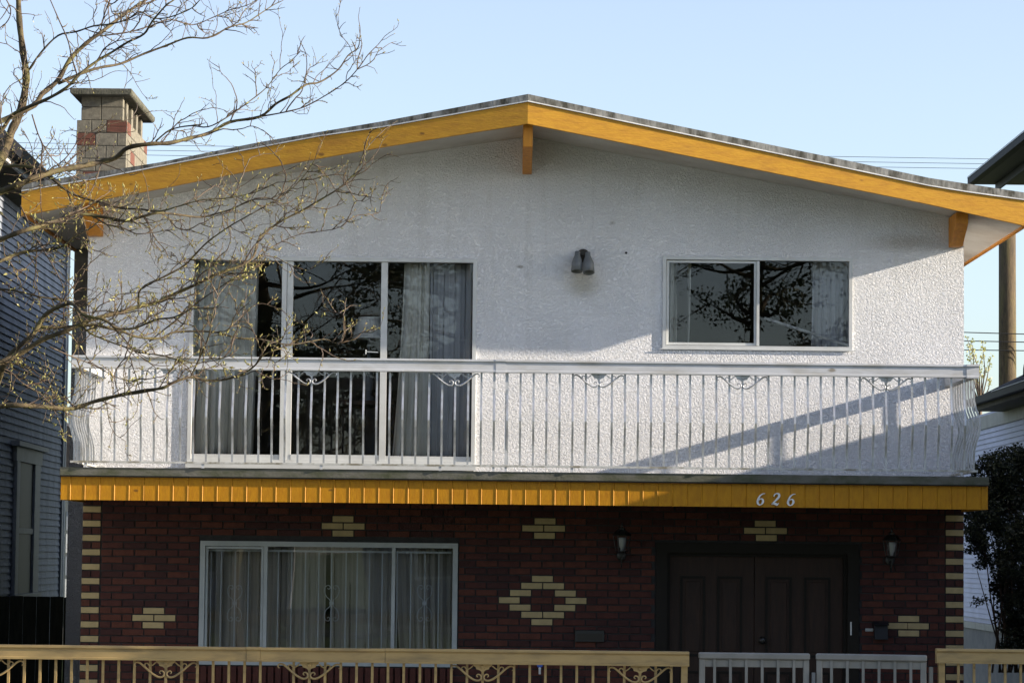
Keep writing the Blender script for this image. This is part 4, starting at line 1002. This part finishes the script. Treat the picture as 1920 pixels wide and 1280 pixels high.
# traced limbs: (pixel path, start width px, end width px, start depth, end depth)
BR = {
'A': ([(-190,640),(-90,460),(-30,350),(0,300),(11,277),(22,244),(38,210),(49,150),(43,98),(36,38),(33,-30),(25,-110)], 26, 9, 0, .5),
'B': ([(24,235),(41,210),(79,176),(109,150),(131,112),(161,82),(188,62),(210,45),(240,22),(274,0),(310,-25)], 12, 5, .1, .9),
'C': ([(109,157),(150,139),(187,127),(225,120),(270,101),(311,86),(352,71),(390,71),(431,51),(461,43),(491,24),(514,9),(529,2)], 6.5, 1.6, .3, 1.1),
'D': ([(-60,300),(0,247),(22,217),(45,204),(86,187),(124,165),(150,139),(180,116),(210,98),(240,79),(270,64),(285,41),(311,11),(326,0),(345,-20)], 8, 2.6, -.4, -.9),
'E': ([(52,135),(75,101),(109,67),(142,60),(176,49),(210,45),(240,36),(262,22),(285,34),(311,34),(337,26),(360,15),(375,0)], 4, 2, .3, -.3),
'F': ([(90,-10),(112,41),(127,75),(135,109),(144,139)], 2.2, 3.2, 0, .3),
'G': ([(188,60),(195,30),(206,0),(212,-20)], 3, 2.2, .7, .5),
'H': ([(187,68),(244,60),(281,49),(319,37),(360,47),(397,34),(431,19),(461,11),(484,0)], 3.2, 1.6, .7, 1.2),
'I': ([(-180,480),(-90,400),(0,360),(37,345),(75,330),(112,319),(157,311),(187,304),(217,296),(240,277),(281,270),(319,268),(356,259),(394,249),(431,229),(487,219),(517,195),(544,180),(574,159),(600,154),(634,131),(652,105),(671,90),(675,68)], 15, 1.6, -.2, .8),
'J': ([(487,219),(536,210),(574,199),(622,172),(652,150),(675,124),(690,103),(709,84)], 3.2, 1.5, .5, .2),
'K': ([(292,265),(319,244),(356,236),(390,238),(424,221),(461,195),(499,165),(525,131),(544,116),(562,98)], 3.5, 1.4, .2, 0),
'L': ([(-150,420),(-60,330),(0,313),(56,313),(90,330),(124,356),(150,369),(187,379),(225,390),(262,392),(300,396),(337,386),(379,375),(431,371),(480,360),(520,342)], 7, 1.7, .4, -.3),
'M': ([(-150,560),(-70,480),(0,450),(37,435),(75,424),(112,412),(135,400),(169,403),(206,409),(236,414),(270,405),(300,399),(337,403),(375,407),(405,401),(435,392),(472,375),(510,372),(545,350)], 11, 1.6, -.5, .4),
'N': ([(-190,900),(-60,790),(-10,730),(8,680),(37,648),(61,628),(81,595),(102,579),(130,569),(142,575),(158,591),(195,599),(219,615),(252,615),(293,599),(325,595),(360,580),(400,577)], 14, 1.8, .2, -.6),
'O': ([(73,613),(122,613),(175,609),(203,615),(228,621),(260,632),(301,634),(325,623),(366,621),(406,623),(447,634),(488,636),(540,646),(581,640),(610,636),(634,644),(658,632),(691,619)], 6.5, 1.5, .0, .8),
'P': ([(-170,800),(-80,710),(0,680),(41,660),(81,636),(122,621),(171,599),(219,587),(260,575),(293,567),(325,552),(366,534),(406,514),(451,498),(475,481),(487,446),(525,416),(562,397),(600,375),(637,352),(667,322),(686,281),(712,251)], 12, 1.8, -.3, .5),
'Q': ([(260,575),(264,542),(309,518),(345,498),(366,477),(390,453),(431,424),(459,408),(500,385),(540,360),(570,330),(590,300)], 4.5, 1.5, .1, -.6),
'R': ([(-190,860),(-90,790),(0,762),(41,760),(81,762),(134,766),(175,753),(223,741),(264,733),(305,727),(325,717),(358,707),(390,713),(423,711),(455,701),(479,684),(496,664),(528,652)], 11, 2.2, -.6, -.2),
'S': ([(-80,545),(0,542),(41,548),(73,556),(122,564)], 5, 3, .4, .2),
'T': ([(358,705),(370,680),(386,644),(394,619),(398,591),(406,562),(414,522),(431,493),(440,470)], 3.5, 1.4, -.35, -.5),
'U': ([(-60,520),(0,490),(41,473),(81,469),(118,461),(138,445),(175,424),(200,400),(240,380)], 7, 1.8, -.3, .3),
'V': ([(142,580),(162,619),(195,636),(228,648),(260,660),(301,666),(333,674),(366,680),(400,676),(440,664)], 4.5, 1.4, -.1, -.4),
'X': ([(-40,690),(12,693),(41,717),(73,737),(98,758),(130,775)], 3, 1.3, .2, .5),
'Y': ([(93,650),(134,668),(175,684),(223,709),(262,716)], 3.4, 1.4, .0, .3),
'Z': ([(141,769),(120,740),(90,722),(60,700),(30,694)], 2.5, 1.4, -.4, 0),
'AA': ([(223,741),(215,700),(240,668),(250,690),(262,730)], 2.4, 1.5, -.4, -.3),
'AB': ([(200,755),(205,790),(215,812),(228,822)], 2, 1.0, -.45, -.4),
'AC': ([(0,-20),(20,18),(10,45),(-20,62)], 3, 1.6, .1, .3),
'AD': ([(38,385),(70,450),(100,500),(120,545),(118,600)], 3, 1.3, .1, .4),
'AE': ([(190,305),(170,360),(120,420),(80,470),(30,520)], 2.6, 1.2, .3, -.2),
'AF': ([(75,330),(120,300),(150,262),(190,238),(240,225),(275,212)], 3, 1.2, .2, .6),
'AG': ([(60,215),(75,260),(100,300),(140,330),(180,350)], 3, 1.2, -.3, .2),
'AH': ([(280,640),(330,600),(380,560),(440,520),(500,470),(560,440),(640,425),(665,380),(682,378)], 3.2, 1.2, .6, .2),
}
brn = random.Random(11); twigs = MB(); buds = []
def px_w(w_, Y): return w_*Y/F/2
for key, (path, w0, w1, d0, d1) in BR.items():
    m_ = len(path); wob = brn.uniform(.1,.25); ph = brn.uniform(0,6)
    pts = [P(x, y, T0 + d0 + (d1-d0)*i/(m_-1) + wob*math.sin(ph+i*.9)*min(1, i/3)*.5) for i, (x, y) in enumerate(path)]
    if w0 > 9:                                                 # root on the trunk
        pts[0] = Vector((tb0.x, T0, max(.9, min(3.8, pts[0].z))))
    pts = catmull(pts, 4); k = len(pts)
    rad = [px_w(w0+(w1-w0)*(i/(k-1))**.8, T0)*(1+.10*math.sin(i*1.7+ph)) for i in range(k)]
    MB().tube(pts, rad, 9 if w0 > 6 else 6).build('branch', M['bark'] if w0 > 3.4 else M['twig'], tree, smooth=True)
    acc = 0; 
    for i in range(2, k-1):
        seg = (pts[i]-pts[i-1]).length; acc += seg
        xpix = path[min(m_-1, int(i/4))][0]
        if xpix < -60: continue
        if acc > .055:
            acc = 0; t = (pts[i+1]-pts[i]).normalized()
            for _ in range(1 if brn.random() < .75 else 2):
                ax = Vector((brn.gauss(0,1), brn.gauss(0,.9), brn.gauss(.15,1))).normalized()
                dd = t*.7 + (ax-t*ax.dot(t)).normalized()*.9
                low = pts[i].z < P(0, 420, T0).z
                L_ = brn.uniform(.03,.14) if brn.random() < .66 else brn.uniform(.14,.36)
                grow(twigs, buds, pts[i], dd, L_, .0019+.0011*brn.random()*2, 2 if L_ > .2 else 1, brn, up=.15, gap=.30)
    if w0 > 2.9:                                              # longer side shoots reaching to the right
        for i in range(4, k-2, 8 if w0 > 6 else 10):
            if pts[i].x < P(-30, 600, T0).x or (pts[i].z > P(0, 300, T0).z and (i > k*.6 or brn.random() < .4)): continue
            t = (pts[i+1]-pts[i]).normalized()
            dd = t*.8 + Vector((brn.uniform(.1,.7), brn.gauss(0,.5), brn.gauss(0,.65)))
            grow(twigs, buds, pts[i], dd, brn.uniform(.25,.55), .0032+.0016*brn.random(), 2, brn, up=.10, gap=.27)
    grow(twigs, buds, pts[-1], pts[-1]-pts[-2], .18, max(.0014, rad[-1]), 1, brn, gap=.35)
tw = twigs.build('twigs', M['twig'], tree); tw['kind'] = 'stuff'
v = []; f = []
for p, d in buds:
    lowb = 1.0 if p.z < P(0, 330, T0).z else .62
    s = brn.uniform(.0045,.0105)*lowb
    if brn.random() < .04*lowb: s *= 1.7
    d = (d + Vector((brn.gauss(0,.5), brn.gauss(0,.5), brn.gauss(.35,.5)))).normalized()
    u = d.orthogonal().normalized(); w_ = d.cross(u); k = len(v)
    v += [tuple(p), tuple(p+d*s*1.1+u*s*.5), tuple(p+d*s*1.1-u*s*.25+w_*s*.43), tuple(p+d*s*1.1-u*s*.25-w_*s*.43), tuple(p+d*s*2.7)]
    f += [(k,k+2,k+1),(k,k+3,k+2),(k,k+1,k+3),(k+4,k+1,k+2),(k+4,k+2,k+3),(k+4,k+3,k+1)]
o = bpy.data.objects.new('leaf_buds', fastmesh('leaf_buds', v, f, M['bud'])); link(o, tree); o['kind'] = 'stuff'
print('buds', len(buds), 'twig faces', len(twigs.f))

# dark shrub on the right
sh = thing('dark_shrub', (5.6, 31, GY), 'tall dark evergreen shrub growing in the gap at the right edge', 'shrub')
sr = random.Random(3); sb = MB()
Ys = 30.5
def cl(px, py, r, dy=0): 
    q = P(px, py, Ys+dy); return (q.x, q.y, q.z, r, r, r)
blobs = []
for _ in range(300):
    py = sr.uniform(842, 1230)
    left = 1835 if py < 880 else (1815 if py < 1050 else (1868 if py < 1130 else 1880))
    px = sr.uniform(left, 1990)
    if py < 870 and px < 1870 and sr.random() < .5: continue
    blobs.append(cl(px, py, sr.uniform(.06,.15), sr.uniform(-.6,.6)))
for px, py in ((1822,875),(1850,858),(1880,850),(1908,840),(1815,905),(1812,940),(1818,985),(1812,1030),(1835,1060),(1845,1125),(1830,1128),(1860,1095)): blobs.append(cl(px, py, .07))
leaf_cloud('foliage', M['hedge'], blobs, 42000, .020, sh, 4)
for _ in range(26):
    a = P(sr.uniform(1860,1950), 1260, Ys+sr.uniform(-.3,.3)); bq = P(sr.uniform(1815,1960), sr.uniform(850,1080), Ys+sr.uniform(-.4,.4))
    sb.tube([a, a.lerp(bq,.5)+Vector((sr.uniform(-.05,.05),0,0)), bq], [.012,.008,.003], 5)
o = sb.build('stem', M['twig'], sh)
# pale yellow sapling beyond
yt = thing('yellow_sapling', tuple(P(1835, 700, 44).xy)+(GY,), 'small sapling with pale yellow new leaves beyond the balcony end', 'tree')
ysb = MB(); bl_ = []; yr = random.Random(9); base = P(1838, 760, 44)
root = Vector((base.x, 44, GY))
ysb.tube([root, base], [.05,.03], 6)
for (px, py) in ((1816,650),(1826,668),(1836,690),(1846,655),(1858,668),(1822,640),(1850,690),(1832,715),(1820,700),(1812,632),(1842,640),(1857,710)):
    q = P(px, py, 44+yr.uniform(-.4,.4)); mq = base.lerp(q,.5)+Vector((yr.uniform(-.1,.1),0,.05))
    ysb.tube([base, mq, q], [.012,.008,.003], 4)
    for t in (0,.25,.5):
        c = q.lerp(mq, t); bl_.append((c.x, c.y, c.z, .06, .06, .06))
ysb.build('trunk', M['twig'], yt); leaf_cloud('foliage', M['yleaf'], bl_, 420, .022, yt, 5)

hg = thing('added_shade_hedge', (8.6, 19.5, 0), 'unseen tall hedge added beside the pavement to shade the fence', 'hedge')  # hedge out of view, added to keep the low sun off fence and gates
hb = [(5.4+i*.55, 19.45+random.uniform(-.15,.15), .35+j*.55, .48, .62, .42) for i in range(13) for j in range(7)]
leaf_cloud('foliage', M['streetleaf'], hb, 26000, .05, hg, 31)
# street trees across the road (seen mirrored in the glass)
def far_tree(x, y, h, label, seed, dens, spread=2.6, trunk_r=.22):
    rnd = random.Random(seed); t = thing('street_tree', (x, y, 0), label, 'tree', 'trees on the far side of the street')
    tk = MB(); pts = [Vector((x, y, -.2))]
    for i in range(8): pts.append(Vector((x+rnd.uniform(-.15,.15), y+rnd.uniform(-.15,.15), h*(i+1)/9)))
    tk.tube(catmull(pts, 3), [trunk_r*(1-.8*i/24) for i in range(25)], 10)
    bl_ = []
    for i in range(46):
        z = h*rnd.uniform(.28,.97); s = Vector((x, y, z)); an = rnd.uniform(0, 6.28)
        Lb = spread*(1.15-z/h)*rnd.uniform(.6,1.2)+.5
        e = s+Vector((math.cos(an)*Lb, math.sin(an)*Lb, rnd.uniform(.1,.9))); mq = s.lerp(e,.5)+Vector((0,0,-.1+rnd.uniform(-.2,.3)))
        tk.tube(catmull([s, mq, e], 4), [.06*(1-.85*j/8) for j in range(9)], 5)
        for _ in range(8):
            s2 = mq.lerp(e, rnd.random()); e2 = s2+Vector((rnd.gauss(0,.5), rnd.gauss(0,.5), rnd.gauss(.1,.4))); tk.tube([s2, e2], [.018,.006], 4)
            bl_.append((e2.x, e2.y, e2.z, .32, .32, .22))
        bl_.append((e.x, e.y, e.z, .4, .4, .28))
    tk.build('trunk', M['bark'], t); leaf_cloud('foliage', M['streetleaf'], bl_, int(dens*1.5), .052, t, seed+1)
far_tree(-5.6, -13, 12, 'large dark street tree across the road, second from the left', 21, 12000, 3.4, .32)
far_tree(-1.2, -14, 13, 'large dark street tree across the road, middle of the row', 22, 12000, 3.2, .30)
far_tree(5.6, -12.5, 11, 'thinner leafy street tree across the road, in front of the grey house', 23, 7500, 3.0, .2)
far_tree(-12.5, -13, 12, 'broad street tree across the road, farthest left of the row', 24, 9000, 3.6, .3)
far_tree(13, -13.5, 12, 'broad street tree across the road, farthest right of the row', 25, 9000, 3.6, .3)
def far_house(x, w_, h, mt, label):
    t = thing('neighbour_house', (x, -30, 0), label, 'house', 'houses across the street')
    MB().box(x-w_/2, x+w_/2, -40, -30, -.1, h).build('wall', mt, t)
    MB().prism([(x-w_/2-.5, h), (x+w_/2+.5, h), (x, h+2.6)], 'y', -40.5, -29.4).build('roof', M['shingle'], t)
    for i in (-1, 1):
        for z in (1, 3.9):
            f_ = frame_rect(MB(), x+i*w_*.25-.7, x+i*w_*.25+.7, z, z+1.3, .08, -30, -29.94).build('window', M['trimw'], t)
            MB().box(x+i*w_*.25-.62, x+i*w_*.25+.62, -29.99, -29.97, z+.08, z+1.22).build('pane', M['black'], f_)
    MB().box(x-.45, x+.45, -29.99, -29.93, 0, 2.1).build('door', M['door'], t)
far_house(-11, 8.2, 5.6, M['stucco2'], 'grey stucco house across the street on the left')
far_house(0, 8.2, 6.0, M['siding'], 'blue grey clapboard house directly across the street')
far_house(11, 8.4, 5.8, M['trimg'], 'grey painted house across the street on the right')
